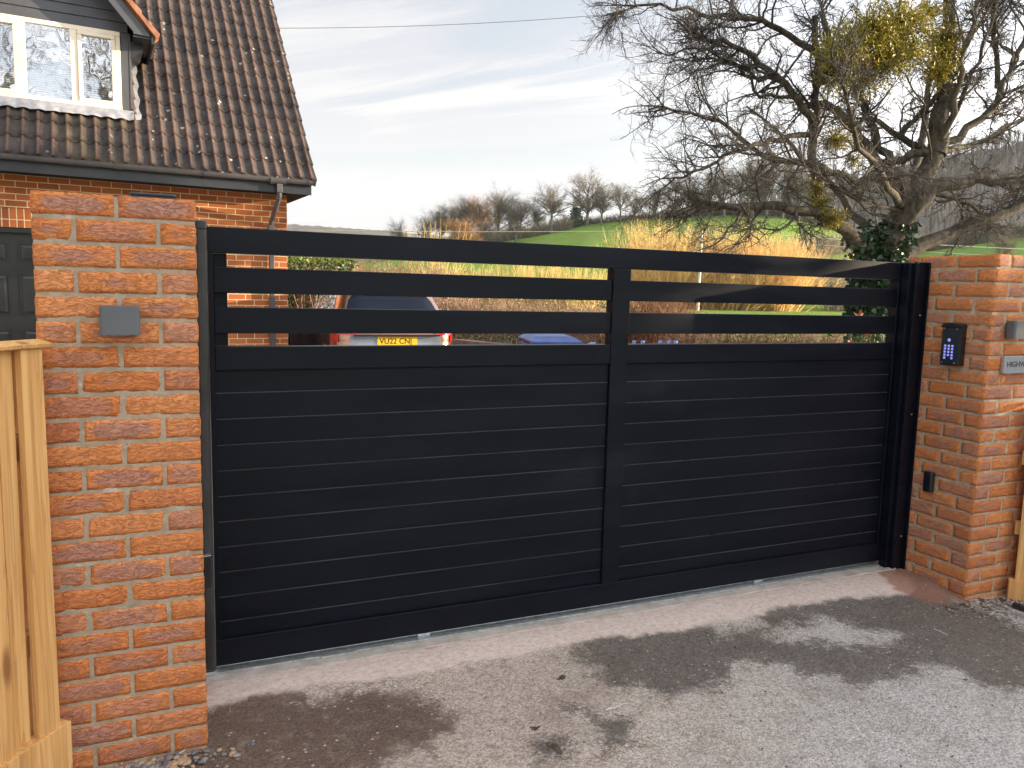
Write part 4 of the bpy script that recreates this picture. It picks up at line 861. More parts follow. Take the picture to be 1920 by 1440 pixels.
# ================================================================== CAR
car_ang = math.radians(88); rc = at(746, 640, 10.0)
car = thing('parked_car', 'copper brown estate car parked tail first behind the gate', 'car', (rc[0], rc[1], 0.0), rz=0.0)
ux = np.array([math.cos(car_ang), math.sin(car_ang), 0]); uy = np.array([-math.sin(car_ang), math.cos(car_ang), 0])
def Cm(v): return np.array([rc[0], rc[1], 0])+ux*v[0]+uy*v[1]+np.array([0, 0, v[2]])   # x forward, y left
LV = [(0.24, 0.16, 4.30, 0.84), (0.34, 0.03, 4.45, 0.90), (0.55, 0.0, 4.50, 0.93), (0.74, 0.01, 4.50, 0.94), (0.80, 0.045, 4.48, 0.945), (0.95, 0.05, 4.42, 0.945), (1.00, 0.06, 4.30, 0.94), (1.06, 0.09, 3.60, 0.92), (1.12, 0.13, 3.25, 0.88), (1.30, 0.32, 2.85, 0.80), (1.46, 0.48, 2.45, 0.73), (1.52, 0.40, 2.30, 0.69), (1.56, 0.60, 2.10, 0.60), (1.575, 0.9, 1.9, 0.35)]
LV = [(a_, b_, c_, d_*0.86) for a_, b_, c_, d_ in LV]; LZ = np.array([l[0] for l in LV])
def prm(z): return [np.interp(z, LZ, [l[i] for l in LV]) for i in (1, 2, 3)]
def ringc(z, n=12, e=0.0):
    xr, xf, w = prm(z); xr -= e; xf += e; w += e; r = min(0.28, w*0.35); o_ = []
    for cx, cy, a0 in ((xf-r, w-r, 0), (xr+r, w-r, 90), (xr+r, -(w-r), 180), (xf-r, -(w-r), 270)):
        for k in range(n//2+1): a = math.radians(a0+90*k/(n//2)); o_.append((cx+r*math.cos(a), cy+r*math.sin(a)))
    return o_
V = []; zs = np.sort(np.r_[LZ, np.linspace(1.14, 1.44, 5), 0.65, 0.88]); R0 = len(ringc(1.0))
for z in zs: V += [Cm(np.array([a, b*(1-0.03*max(0, a-2.5)), z])) for a, b in ringc(z)]
F = [(j*R0+i, j*R0+(i+1) % R0, (j+1)*R0+(i+1) % R0, (j+1)*R0+i) for j in range(len(zs)-1) for i in range(R0)]+[tuple(range((len(zs)-1)*R0, len(zs)*R0)), tuple(range(R0))[::-1]]
mesh_np('body', V, F, M_paint, car, True)
def patchgrid(name, fn, mat, nu=14, nv=8):
    V = [Cm(np.array(fn(i/nu, j/nv))) for j in range(nv+1) for i in range(nu+1)]; F = [(j*(nu+1)+i, j*(nu+1)+i+1, (j+1)*(nu+1)+i+1, (j+1)*(nu+1)+i) for j in range(nv) for i in range(nu)]
    return mesh_np(name, V, F, mat, car, True)
def rear_at(y, z, e):
    xr, xf, w = prm(z); r = min(0.28, w*0.35); a = abs(y); x = xr
    if a > w-r: x = xr+r-math.sqrt(max(0, r*r-(a-(w-r))**2))
    return x-e
patchgrid('rear_window', lambda u, v: (lambda z: (lambda y: (rear_at(y, z, 0.006), y, z))((1-2*u)*(prm(z)[2]-0.10)*(1-0.10*max(0, v-0.8)*5)))(1.11+0.37*v), M_cglass)
for sgn in (1, -1):
    for x0, x1 in ((0.62, 1.15), (1.20, 2.0), (2.05, 2.75)):
        patchgrid('side_window', lambda u, v: (lambda z: (x0+(x1-x0)*u+(0.2 if x0 < 1 else 0)*v*(1-u)-(0.45 if x0 > 2 else 0)*v*u, sgn*(prm(z)[2]+0.006), z))(1.12+0.33*v), M_sglass, 6, 4)
patchgrid('windscreen', lambda u, v: (lambda z: (prm(z)[1]+0.006, (1-2*u)*(prm(z)[2]-0.12), z))(1.14+0.30*v), M_cglass)
m = MB(); m.box((0.42, -0.52, 1.49), (0.62, 0.52, 1.515), Cm); m.build('spoiler', M_plast, car, 0.01)
patchgrid('tailgate_trim', lambda u, v: (lambda z: (lambda y: (rear_at(y, z, 0.010), y, z))((1-2*u)*0.60))(0.72+0.22*v), M_silver, 12, 4)
m = MB(); m.box((-0.035, -0.56, 0.945), (0.06, 0.56, 0.965), Cm); m.build('lip', M_plast, car, 0.005)
patchgrid('bumper', lambda u, v: (lambda z: (lambda y: (rear_at(y, z, 0.012), y, z))((1-2*u)*0.74))(0.30+0.25*v), M_plast, 16, 4)
for sgn in (1, -1):
    patchgrid('tail_light', lambda u, v: (lambda z: (lambda y: (rear_at(y, z, 0.014), sgn*y, z))(0.50+0.295*u))(0.955+0.065*v), M_red, 12, 4)
    patchgrid('tail_light', lambda u, v: (lambda z: (lambda y: (rear_at(y, z, 0.015), sgn*y, z))(0.735+0.065*u))(0.86+0.092*v), M_red, 8, 4)
    for xw in (0.85, 3.55):
        m = MB(); m.cyl(Cm(np.array([xw, sgn*0.60, 0.34])), Cm(np.array([xw, sgn*0.815, 0.34])), 0.34, 32); w_ = m.build('wheel', M_tyre, car)
        m = MB(); m.cyl(Cm(np.array([xw, sgn*0.8155, 0.34])), Cm(np.array([xw, sgn*0.827, 0.34])), 0.23, 24); rim = m.build('rim', M_silver, car); rim.parent = w_; 
        m = MB(); pr = [(xw+0.43*math.cos(a), 0.36+0.43*math.sin(a)) for a in np.linspace(0.05, math.pi-0.05, 17)]; pr2 = [(xw+0.37*math.cos(a), 0.36+0.37*math.sin(a)) for a in np.linspace(math.pi-0.05, 0.05, 17)]
        m.prism([(a, sgn*0.809, b) for a, b in pr+pr2], (0, sgn*0.012, 0), Cm); m.build('wheel_arch', M_plast, car)
plz = 0.882; xp = rear_at(0, plz, 0.02)
m = MB(); m.box((xp-0.004, -0.26, plz-0.055), (xp+0.004, 0.26, plz+0.055), Cm); plate = m.build('number_plate', M_yellow, car, 0.002)
for nm, mt in (('lettering', M_pblack),):
    o = text('VU22 CNJ', nm, mt, plate, Vector([float(v) for v in Cm(np.array([xp-0.0046, 0.232, plz-0.036]))]), (math.pi/2, 0, car_ang-math.pi/2), 0.100, 0.0005, 0.98, 0.0012)

# ================================================================== BINS AND GARDEN EDGE
def wheelie(name, label, p, ang, body, lid, group=None):
    b = thing(name, label, 'bin', (p[0], p[1], 0), group); c, s = math.cos(ang), math.sin(ang)
    def M(v): return np.array([p[0]+c*v[0]-s*v[1], p[1]+s*v[0]+c*v[1], v[2]])
    m = MB(); lo = [(-0.22, -0.25, 0.06), (0.22, -0.25, 0.06), (0.22, 0.25, 0.06), (-0.22, 0.25, 0.06)]; hi = [(-0.28, -0.34, 0.96), (0.28, -0.34, 0.96), (0.28, 0.34, 0.96), (-0.28, 0.34, 0.96)]
    m.add([M(np.array(v)) for v in lo+hi], [(3, 2, 1, 0), (4, 5, 6, 7)]+[(i, (i+1) % 4, 4+(i+1) % 4, 4+i) for i in range(4)]); m.build('bin_body', body, b, 0.02)
    m = MB(); m.add([M(np.array(v)) for v in [(-0.30, -0.37, 0.965), (0.30, -0.37, 0.965), (0.30, 0.36, 0.985), (-0.30, 0.36, 0.985), (-0.30, -0.37, 0.995), (0.30, -0.37, 0.995), (0.22, -0.20, 1.045), (0.22, 0.26, 1.06), (-0.22, 0.26, 1.06), (-0.22, -0.20, 1.045), (0.30, 0.36, 1.01), (-0.30, 0.36, 1.01)]],
        [(3, 2, 1, 0), (0, 1, 5, 4), (4, 5, 6, 9), (9, 6, 7, 8), (5, 1, 2, 10), (5, 10, 7, 6), (0, 4, 11, 3), (4, 9, 8, 11), (8, 7, 10, 11), (11, 10, 2, 3)]); m.build('lid', lid, b, 0.008)
    m = MB(); m.cyl(M(np.array([-0.24, 0.40, 0.97])), M(np.array([0.24, 0.40, 0.97])), 0.018, 10); m.build('handle', body, b)
    for sx in (-0.25, 0.25): m = MB(); m.cyl(M(np.array([sx-0.02, 0.27, 0.10])), M(np.array([sx+0.02, 0.27, 0.10])), 0.10, 18); m.build('wheel', M_tyre, b)
    return b
pb = at(1030, 640, 9.2); wheelie('wheelie_bin', 'blue wheelie bin lid seen through the lowest gap of the gate', (pb[0], pb[1]), math.radians(-12), M_blue, M_blue)
pk = at(555, 640, 11.6); wheelie('wheelie_bin', 'dark wheelie bin between the house corner and the car', (pk[0], pk[1]), math.radians(20), M_plast, M_plast)
bgp = at(1112, 648, 9.3); nb = 60; r5 = np.random.default_rng(3)
import bmesh
bm = bmesh.new(); bmesh.ops.create_icosphere(bm, subdivisions=3, radius=0.5)
for v in bm.verts:
    k = 0.75+0.5*noise.noise(v.co*5)+0.25*noise.noise(v.co*13); v.co = Vector((v.co.x*0.34*k, v.co.y*0.34*k, v.co.z*1.05*max(0.5, k)+0.5))
me = bpy.data.meshes.new('refuse_bag'); bm.to_mesh(me); bm.free(); me.materials.append(M_bluep); o = link(bpy.data.objects.new('refuse_bag', me)); o.location = (float(bgp[0]), float(bgp[1]), 0); tag(o, 'crumpled pale blue bag beside the blue wheelie bin', 'bag')
for k, px in enumerate((1152, 1188, 1204, 1237, 1253, 1266)):
    p = at(px, 643, 9.8); lab = ['blue topped stake left of the gate centre stile', 'blue topped stake just right of the gate centre stile', 'second blue topped stake right of the gate centre stile', 'third blue topped stake right of the gate centre stile', 'fourth blue topped stake right of the gate centre stile', 'rightmost blue topped stake below the hedge'][k]
    r = thing('garden_stake', lab, 'stake', (p[0], p[1], 0), 'blue topped stakes in front of the hedge')
    m = MB(); m.cyl((p[0], p[1], 0), (p[0], p[1], p[2]-0.02), 0.012, 8); m.build('cane', M_sleeper, r)
    m = MB(); m.cyl((p[0], p[1], p[2]-0.02), (p[0]+0.01, p[1], p[2]+0.03), 0.022, 8, 0.026); m.build('cap', M_bluep, r)
a, b = at(846, 636, 9.9), at(985, 650, 8.6)
d_ = b-a; d_[2] = 0; nn_ = np.array([-d_[1], d_[0], 0]); nn_ /= np.linalg.norm(nn_)
m = MB(); m.prism([a, b, b-[0, 0, b[2]], a-[0, 0, a[2]]], nn_*0.15); tag(m.build('sleeper_wall', M_sleeper, None, 0.01), 'low brown timber sleeper wall right of the parked car', 'low wall')

# ================================================================== HEDGES AND SHRUBS
def twigmass(name, label, cat_, base_a, base_b, depth, zt_a, zt_b, n, mat, seed, lean=0.25, r=0.006, z0=0.0, leafn=0, leafm_=None, leafs=0.05, group=None, bottom=0.0, jag=0.15):
    rg = np.random.default_rng(seed); a, b = np.array(base_a[:2]), np.array(base_b[:2]); d = b-a; nn = np.array([-d[1], d[0]])/np.linalg.norm(d)
    cen = (a+b)/2; root = thing(name, label, cat_, (cen[0], cen[1], z0), group)
    s = rg.uniform(0, 1, n); off = rg.uniform(-0.5, 0.5, n)*depth; xy = a+d*s[:, None]+nn*off[:, None]; top = zt_a+(zt_b-zt_a)*s
    top = top*(1+jag*(np.array([noise.noise(Vector((v*6.0, seed, 0))) for v in s])))-0.4*np.abs(off/depth)*0.3
    st = bottom+rg.uniform(0, 0.75, n)*(top-bottom)*0.9
    P = walk(np.c_[xy, z0+st], nrm(np.c_[rg.normal(0, lean*2, (n, 2)), np.ones(n)]), (top-st)*rg.uniform(0.75, 1.06, n), 5, lean, np.array([0, 0, 0.12]), rg)
    R = np.full(n, r)[:, None]*np.linspace(1, 0.4, 5)[None]
    C, CRr = grow(P, R, n*4, (0.10, 0.30), (0.5, 1.3), 3, 0.3, np.array([0, 0, 0.15]), rg, r0=r*0.7, tr=(0.3, 1), rend=0.4, rfac=0.8)
    V, F = cat([tube_batch(P, R), tube_batch(C, CRr)]); mesh_np('twigs', V, F, mat, root)
    if leafn:
        i = rg.integers(0, len(C), leafn); V, F = leaves(C[i, rg.integers(0, 3, leafn)], leafs, rg, 0.5); mesh_np('leaves', V, F, leafm_, root)
    return root
M_beech = leafm('dry_hedge_leaf', (0.24, 0.135, 0.085), (0.50, 0.335, 0.235), 0.7, 5)
A_ = lambda px, d: at(px, 560, d)
twigmass('garden_hedge', 'taller clipped brown hedge behind the parked car', 'hedge', A_(560, 15.5), A_(835, 15.5), 1.2, 2.14, 2.15, 1500, M_hedge, 21, leafn=5500, leafm_=M_beech, leafs=0.055, jag=0.05)
twigmass('garden_hedge', 'long low clipped brown hedge between the car and the gate centre', 'hedge', A_(800, 15.0), A_(1290, 13.2), 1.2, 1.52, 1.36, 2600, M_hedge, 22, leafn=8000, leafm_=M_beech, leafs=0.05, jag=0.05)
twigmass('garden_hedge', 'loose low twiggy hedge in front of the bright field on the right', 'hedge', A_(1285, 11.5), A_(1640, 10.3), 0.9, 1.32, 1.36, 1100, M_hedge, 23, lean=0.4, leafn=2200, leafm_=M_beech, leafs=0.04, jag=0.12)
twigmass('bare_shrub', 'russet bare stemmed shrub just right of the gate centre stile', 'shrub', A_(1180, 12.5), A_(1290, 12.2), 1.0, 1.80, 1.62, 420, M_dog, 24, lean=0.35, r=0.008, jag=0.3)
twigmass('dark_shrub', 'dark tangled shrub under the low hedge on the right', 'shrub', A_(1285, 9.9), A_(1500, 9.6), 0.5, 1.03, 1.0, 420, simple('dark_twigs', (0.05, 0.04, 0.03), 0.9), 25, lean=0.6, r=0.006, leafn=2000, leafm_=M_ivy, leafs=0.04)
twigmass('bare_shrub', 'brown bare twigs beside the right end of the gate', 'shrub', A_(1500, 9.6), A_(1620, 9.3), 0.5, 1.06, 1.1, 260, M_hedge, 26, lean=0.6, r=0.007)
def leafshrub(name, label, px0, px1, d, z0, z1, n, mat, seed, size=0.08, mat2=None, thick=0.8, core=True):
    rg = np.random.default_rng(seed); a, b = A_(px0, d), A_(px1, d); root = thing(name, label, 'shrub', ((a[0]+b[0])/2, (a[1]+b[1])/2, 0))
    s = rg.uniform(0, 1, n); q = a+(b-a)*s[:, None]; dirp = np.cross(nrm(b-a), [0, 0, 1]); off = rg.normal(0, 0.35, n)*thick; q = q+dirp*off[:, None]
    top = z1+0.12*np.array([noise.noise(Vector((v*7, seed, 0))) for v in s])-0.25*np.abs(off); q[:, 2] = z0+(top-z0)*rg.uniform(0, 1, n)**0.7
    cl = nrm(rg.normal(0, 1, (n, 3))+[0, 0, 0.3])
    V, F = leaves(q, size, rg, 0.38, cl); mesh_np('leaves', V, F, mat, root)
    if mat2: k = n//9; i = rg.integers(0, n, k); V, F = leaves(q[i]+[0, 0, 0.04], size*1.1, rg, 0.38, cl[i]+[0, 0, 0.8]); mesh_np('new_growth', V, F, mat2, root)
    m_ = max(8, n//60); st = walk(np.c_[q[:m_, :2], np.zeros(m_)], np.tile([0, 0, 1.0], (m_, 1)), np.full(m_, z1*0.9), 5, 0.15, np.array([0, 0, 0.1]), rg); V, F = tube_batch(st, np.full((m_, 5), 0.009)); mesh_np('stems', V, F, M_hedge, root)
leafshrub('laurel_shrub', 'dark evergreen hedge with bright yellow green top left of the car', 500, 660, 13.6, 0.1, 1.98, 5200, M_ivy, 31, 0.07)
leafshrub('laurel_shrub', 'bright lime green sprigs topping the dark evergreen hedge', 520, 660, 13.9, 1.9, 2.12, 700, M_laurel, 32, 0.09)
leafshrub('evergreen_shrub', 'glossy green shrub with red young leaves behind the right end of the gate', 1600, 1720, 8.4, 0.3, 1.34, 900, M_phot, 33, 0.11, M_photr)
leafshrub('ivy_clump', 'dark ivy growing in the hedge behind the low sleeper wall', 860, 975, 12.0, 0.1, 0.92, 1700, M_ivy, 34, 0.05)
# golden willows beyond the paddock
def fan(name, label, cat_, px, d, h, spread, n, mat, seed, r=0.05, sub=9, zb=None):
    rg = np.random.default_rng(seed); c = on_field(px, d); root = thing(name, label, cat_, c)
    st = np.c_[rg.normal(0, spread*0.16, n), rg.normal(0, spread*0.16, n), np.zeros(n)]; dr = nrm(np.c_[st[:, :2]/spread*3.0+rg.normal(0, 0.25, (n, 2)), np.ones(n)])
    P = walk(st, dr, rg.uniform(0.55, 1.0, n)*h, 7, 0.09, np.array([0, 0, 0.13]), rg); R = np.full((n, 1), r)*np.linspace(1, 0.25, 7)[None]
    C, R2 = grow(P, R, n*sub, (h*0.05, h*0.17), (0.3, 1.2), 4, 0.2, np.array([0, 0, 0.08]), rg, r0=r*0.55, tr=(0.2, 1), rend=0.4)
    V, F = cat([tube_batch(P, R), tube_batch(C, R2)]); mesh_np('stems', V, F, mat, root, local=True); return root
fan('golden_willow', 'golden stemmed willow in front of the bright field, left of the pale pole', 'tree', 1238, 78, 9.0, 6.0, 300, M_willow, 41, 0.05, 36)
fan('golden_willow', 'wide golden willow just right of the pale pole', 'tree', 1370, 80, 8.4, 8.0, 400, M_willow, 42, 0.05, 36)
fan('golden_willow', 'golden willow at the right end of the willow row, below the hawthorn', 'tree', 1446, 81, 7.8, 6.5, 300, M_willow, 43, 0.05, 36)
fan('golden_willow', 'low golden willow between the pole and the left willow', 'tree', 1300, 82, 6.3, 5.0, 200, M_willow, 44, 0.05, 36)
for k, (px, w_, h_) in enumerate(((860, 5, 3.3), (930, 6, 3.9), (1010, 6, 4.3), (1085, 6, 4.1), (800, 4, 3.0))):
    fan('golden_brush', ['yellow brushy shrub left of centre in the top gate gap', 'yellow brushy shrub under the distant orange tree', 'golden brushy shrub under the lone spreading tree', 'golden brushy shrub nearest the gate centre stile', 'sparse yellow shrub behind the tall brown hedge'][k], 'shrub', px, 62, h_, w_, 190, M_gold, 50+k, 0.03, 18)
fan('golden_willow', 'bright bare golden tree in front of the left end of the distant trees', 'tree', 815, 95, 9.6, 4.5, 60, M_gold, 60, 0.05, 10)
fan('golden_willow', 'small golden shrub top just above the gate rail', 'tree', 1003, 90, 6.8, 2.5, 40, M_willow, 61, 0.04)
fan('pale_shrub', 'pale bleached shrub in front of the wooded hill', 'shrub', 1575, 90, 7.0, 6.0, 150, simple('pale_brush', (0.24, 0.20, 0.13), 0.9), 62, 0.035)
fan('grey_shrub', 'grey bare shrub between the willow row and the wooded hill', 'shrub', 1505, 96, 9.5, 6.0, 150, M_ftwig, 63, 0.035)

# ================================================================== DISTANT TREES
def bare_tree_mesh(seed, H=14.0, dens=1.0, spread=1.0, trunk=0.32, twig=0.052, mt=M_ftwig, low=0.25):
    rg = np.random.default_rng(seed); root = link(bpy.data.objects.new('bare_tree', None))
    T = walk(np.zeros((1, 3)), np.array([[0, 0, 1.0]]), np.array([H*0.68]), 9, 0.06, np.array([0, 0, 0.25]), rg); TR = trunk*np.linspace(1, 0.18, 9)[None]
    B, BR = grow(T, TR, 24, (H*0.34, H*0.50), (0.30, 1.05), 7, 0.12, np.array([0, 0, 0.10]), rg, r0=0.15*trunk/0.32, tr=(low*1.1, 0.97), rend=0.25, ls=(0.85, 0.12)); 
    dxy = B-B[:, :1]; dxy[..., 2] *= 1.0; dxy[..., :2] *= spread; B = B[:, :1]+dxy
    C, CR_ = grow(B, BR, int(340*dens), (H*0.12, H*0.26), (0.3, 1.1), 5, 0.14, np.array([0, 0, 0.08]), rg, r0=0.07, tr=(0.15, 1), rend=0.4)
    D, DR = grow(C, CR_, int(3600*dens*dens), (H*0.045, H*0.11), (0.3, 1.2), 4, 0.14, np.array([0, 0, 0.05]), rg, r0=twig, tr=(0.1, 1), rend=0.5)
    V, F = cat([tube_batch(T, TR, 7), tube_batch(B, BR, 4)]); mesh_np('trunk', V, F, M_fbark, root, local=True)
    V, F = cat([tube_batch(C, CR_), tube_batch(D, DR)]); mesh_np('crown', V, F, mt, root, local=True)
    return root
protos = [bare_tree_mesh(101), bare_tree_mesh(102, spread=0.75), bare_tree_mesh(103, spread=1.25, trunk=0.42), bare_tree_mesh(104, spread=1.0), bare_tree_mesh(105, mt=M_ftwigo, spread=0.9), bare_tree_mesh(106, spread=1.55, trunk=0.5, low=0.35)]
used = set()
def far_tree(k, px, top, r, label, wid=1.0, rz=None):
    p = on_field(px, r); e = azel(px, top)[1]; h = (CAM[2]+e*r)-p[2]; s = h/13.6
    src = protos[k]; rz = random.uniform(0, 6.28) if rz is None else rz
    if k in used: o_ = inst(src, p, None, (s*wid*1.42, s*wid*1.42, s), rz)
    else: used.add(k); o_ = src; o_.location = [float(v) for v in p]; o_.scale = (s*wid*1.42, s*wid*1.42, s); o_.rotation_euler = (0, 0, rz)
    return tag(o_, label, 'tree', 'leafless trees along the skyline')
FT = [(1, 750, 414, 190, 'tiny lone bare tree on the skyline left of the tree belt', 0.9),
 (0, 795, 402, 205, 'leftmost low tree of the distant belt', 1.1), (1, 822, 385, 208, 'rounded tree behind the bright golden tree', 1.2), (3, 850, 382, 206, 'bare tree next right of the bright golden tree', 1.2),
 (3, 878, 372, 204, 'tall bare tree left of the orange crowned tree', 1.1), (4, 900, 368, 200, 'orange crowned tree in the distant belt', 1.05), (0, 930, 356, 203, 'tallest bare tree just right of the orange crowned tree', 1.0),
 (1, 952, 372, 206, 'slender bare tree right of the belt\'s tallest tree', 1.2), (3, 972, 370, 202, 'bare tree in the middle of the right half of the belt', 1.1), (0, 1000, 382, 204, 'low bare tree just left of the lone spreading tree', 1.1),
 (5, 1030, 353, 200, 'lone spreading oak shaped tree at the right end of the belt', 0.95), (1, 1056, 402, 214, 'small pale tree between the oak and the dark ivy tree', 1.0),
 (2, 1097, 322, 205, 'very tall bare tree on the crest beside the gate centre line', 0.82), (1, 1122, 346, 204, 'leaning bare tree immediately right of the tallest crest tree', 1.0),
 (3, 1158, 342, 207, 'pale slim bare tree on the crest right of the tallest one', 0.9), (0, 1182, 362, 206, 'lower bare tree on the crest left of the hawthorn twigs', 1.1), (4, 860, 412, 170, 'low orange tinted scrub tree in front of the belt', 1.7),
 (0, 1222, 352, 202, 'dense bare tree where the hawthorn twigs begin', 1.2), (3, 1256, 334, 200, 'bare tree behind the lowest hawthorn twigs, first of the ridge row', 1.1), (1, 1290, 328, 198, 'second tree of the ridge row behind the hawthorn', 0.9),
 (0, 1322, 316, 202, 'third tree of the ridge row behind the hawthorn', 0.8), (1, 1350, 308, 201, 'fourth tree of the ridge row behind the hawthorn', 0.8), (3, 1376, 300, 200, 'fifth tree of the ridge row behind the hawthorn', 0.8),
 (2, 1402, 296, 202, 'sixth tree of the ridge row behind the hawthorn', 0.65), (1, 1430, 298, 200, 'seventh tree of the ridge row behind the hawthorn', 0.85), (0, 1458, 302, 203, 'eighth tree of the ridge row behind the hawthorn', 0.8),
 (3, 1488, 300, 205, 'ninth tree of the ridge row behind the hawthorn', 0.85), (1, 1520, 310, 205, 'last tree of the ridge row behind the hawthorn', 0.9), (0, 900, 412, 185, 'low grey tree under the orange crowned tree', 1.5), (3, 965, 415, 190, 'low scrub tree left of the green slope', 1.5),
 (0, 1884, 436, 150, 'small dark tree standing in the right hand field', 1.0)]
for k, px, top, r, lab, wd in FT: far_tree(k, px, top, r, lab, wd)
lt = bare_tree_mesh(107, dens=0.42, twig=0.022, spread=0.8, trunk=0.26, low=0.2)
lt.name = 'lane_tree'; lt.location = (-2.6, -14.5, 0); tag(lt, 'bare tree across the lane behind the viewer, mirrored in the dormer window', 'tree')
inst(lt, (2.4, -18.0, 0), 'second bare tree across the lane behind the viewer, further off', (1.1, 1.1, 1.15), 2.0)
# ivy clad tree
p = on_field(1075, 206); rg = np.random.default_rng(9); q = np.c_[rg.normal(0, 1.0, 1500), rg.normal(0, 1.0, 1500), rg.uniform(0.3, 4.8, 1500)]; q[:, :2] *= (1.2-q[:, 2:3]/7)
r = thing('crest_or_added_evergreen', 'short dark evergreen tree on the crest left of the tallest bare tree', 'tree', p); V, F = leaves(q, 0.55, rg, 0.6); mesh_np('crown', V, F, M_conif, r, local=True); m = MB(); m.cyl((0, 0, 0), (0, 0, 2.5), 0.2, 8); o = m.build('trunk', M_fbark, None); o.parent = r
# scrub hedge line along the crest and field edges
def scrub(l, name, label, h, n, mat, seed, r=0.05):
    rg = np.random.default_rng(seed); L = np.array([on_field(px, rr_) for px, rr_ in l]); s = rg.uniform(0, len(L)-1.001, n); i = s.astype(int); f = (s-i)[:, None]; b = L[i]*(1-f)+L[i+1]*f; b[:, :2] += rg.normal(0, 0.8, (n, 2))
    P = walk(b, nrm(np.c_[rg.normal(0, 0.6, (n, 2)), np.ones(n)]), rg.uniform(0.4, 1.0, n)*h, 4, 0.25, np.array([0, 0, 0.0]), rg); V, F = tube_batch(P, np.full((n, 1), r)*np.linspace(1, 0.4, 4)[None]); tag(mesh_np(name, V, F, mat), label, 'scrub', kind='stuff')
scrub([(1030, 209), (1100, 209), (1180, 209), (1240, 209), (1330, 209), (1420, 209), (1500, 209), (1560, 209)], 'scrub', 'dark scrub along the crest under the distant trees', 2.6, 3200, M_wood2, 71, 0.07)
scrub([(1240, 206), (1330, 207), (1420, 207), (1500, 207)], 'scrub', 'brown bank of scrub behind the golden willows', 3.4, 2200, M_wood2, 72, 0.08)
scrub([(780, 196), (850, 197), (930, 199), (1000, 200), (1060, 204)], 'scrub', 'brown undergrowth at the foot of the left tree belt', 4.0, 3800, M_ftwig, 73, 0.07)
scrub([(1500, 150), (1560, 165), (1640, 190), (1720, 205), (1800, 206), (1920, 207), (2050, 207)], 'scrub', 'dark hedge line along the top of the right hand field', 4.5, 4200, M_wood2, 74, 0.08)
scrub([(1480, 105), (1560, 112), (1640, 120), (1690, 130)], 'scrub', 'grey scrub on the slope between willows and hawthorn', 4.0, 3500, M_wood2, 75, 0.05)
scrub([(-300, 170), (300, 170), (600, 170), (760, 180)], 'scrub', 'low field hedge below the far ridge', 1.6, 1500, M_ftwig, 76, 0.05)
# pole and wires
pp = on_field(1310, 70); top = at(1313, 432, 70.0*0.995)
tp = thing('utility_pole', 'thin pale pole standing in front of the golden willows', 'pole', pp)
hz_ = CAM[2]+azel(1313, 432)[1]*70
MB().cyl(pp, (pp[0], pp[1], hz_), 0.13, 10, 0.10).build('shaft', M_wirel, tp)
cx_ = np.array([pp[0], pp[1], hz_]); m = MB(); m.cyl(cx_-CR*1.0-[0, 0, 0.25], cx_+CR*0.3-[0, 0, 0.25], 0.05, 6); m.build('crossarm', M_wirel, tp)
def wire(a, b, sag, r, mat, label):
    P = np.linspace(a, b, 24); P[:, 2] -= sag*4*np.linspace(0, 1, 24)*(1-np.linspace(0, 1, 24)); V, F = tube_batch(P[None], np.full((1, 24), r), 5); tag(mesh_np('overhead_wire', V, F, mat), label, 'wire')
wa = at(560, 431, 88); wire(wa, cx_-CR*0.3, 0.15, 0.030, M_wirel, 'pale wire from the far left to the thin pole')
wb_ = at(2000, 471, 66); wire(cx_+CR*0.1, wb_, 0.10, 0.034, M_wirel, 'pale wire from the thin pole to the right')
wb_ = at(2000, 452, 66); wire(cx_+CR*0.1-[0, 0, 0.3], wb_+[0, 0, -1.4], 0.3, 0.018, M_wirel, 'faint second wire right of the thin pole')
wire(at(420, 52, 14), at(1330, 8, 15.0), 0.14, 0.0055, M_wire, 'single dark cable crossing the sky above the house')

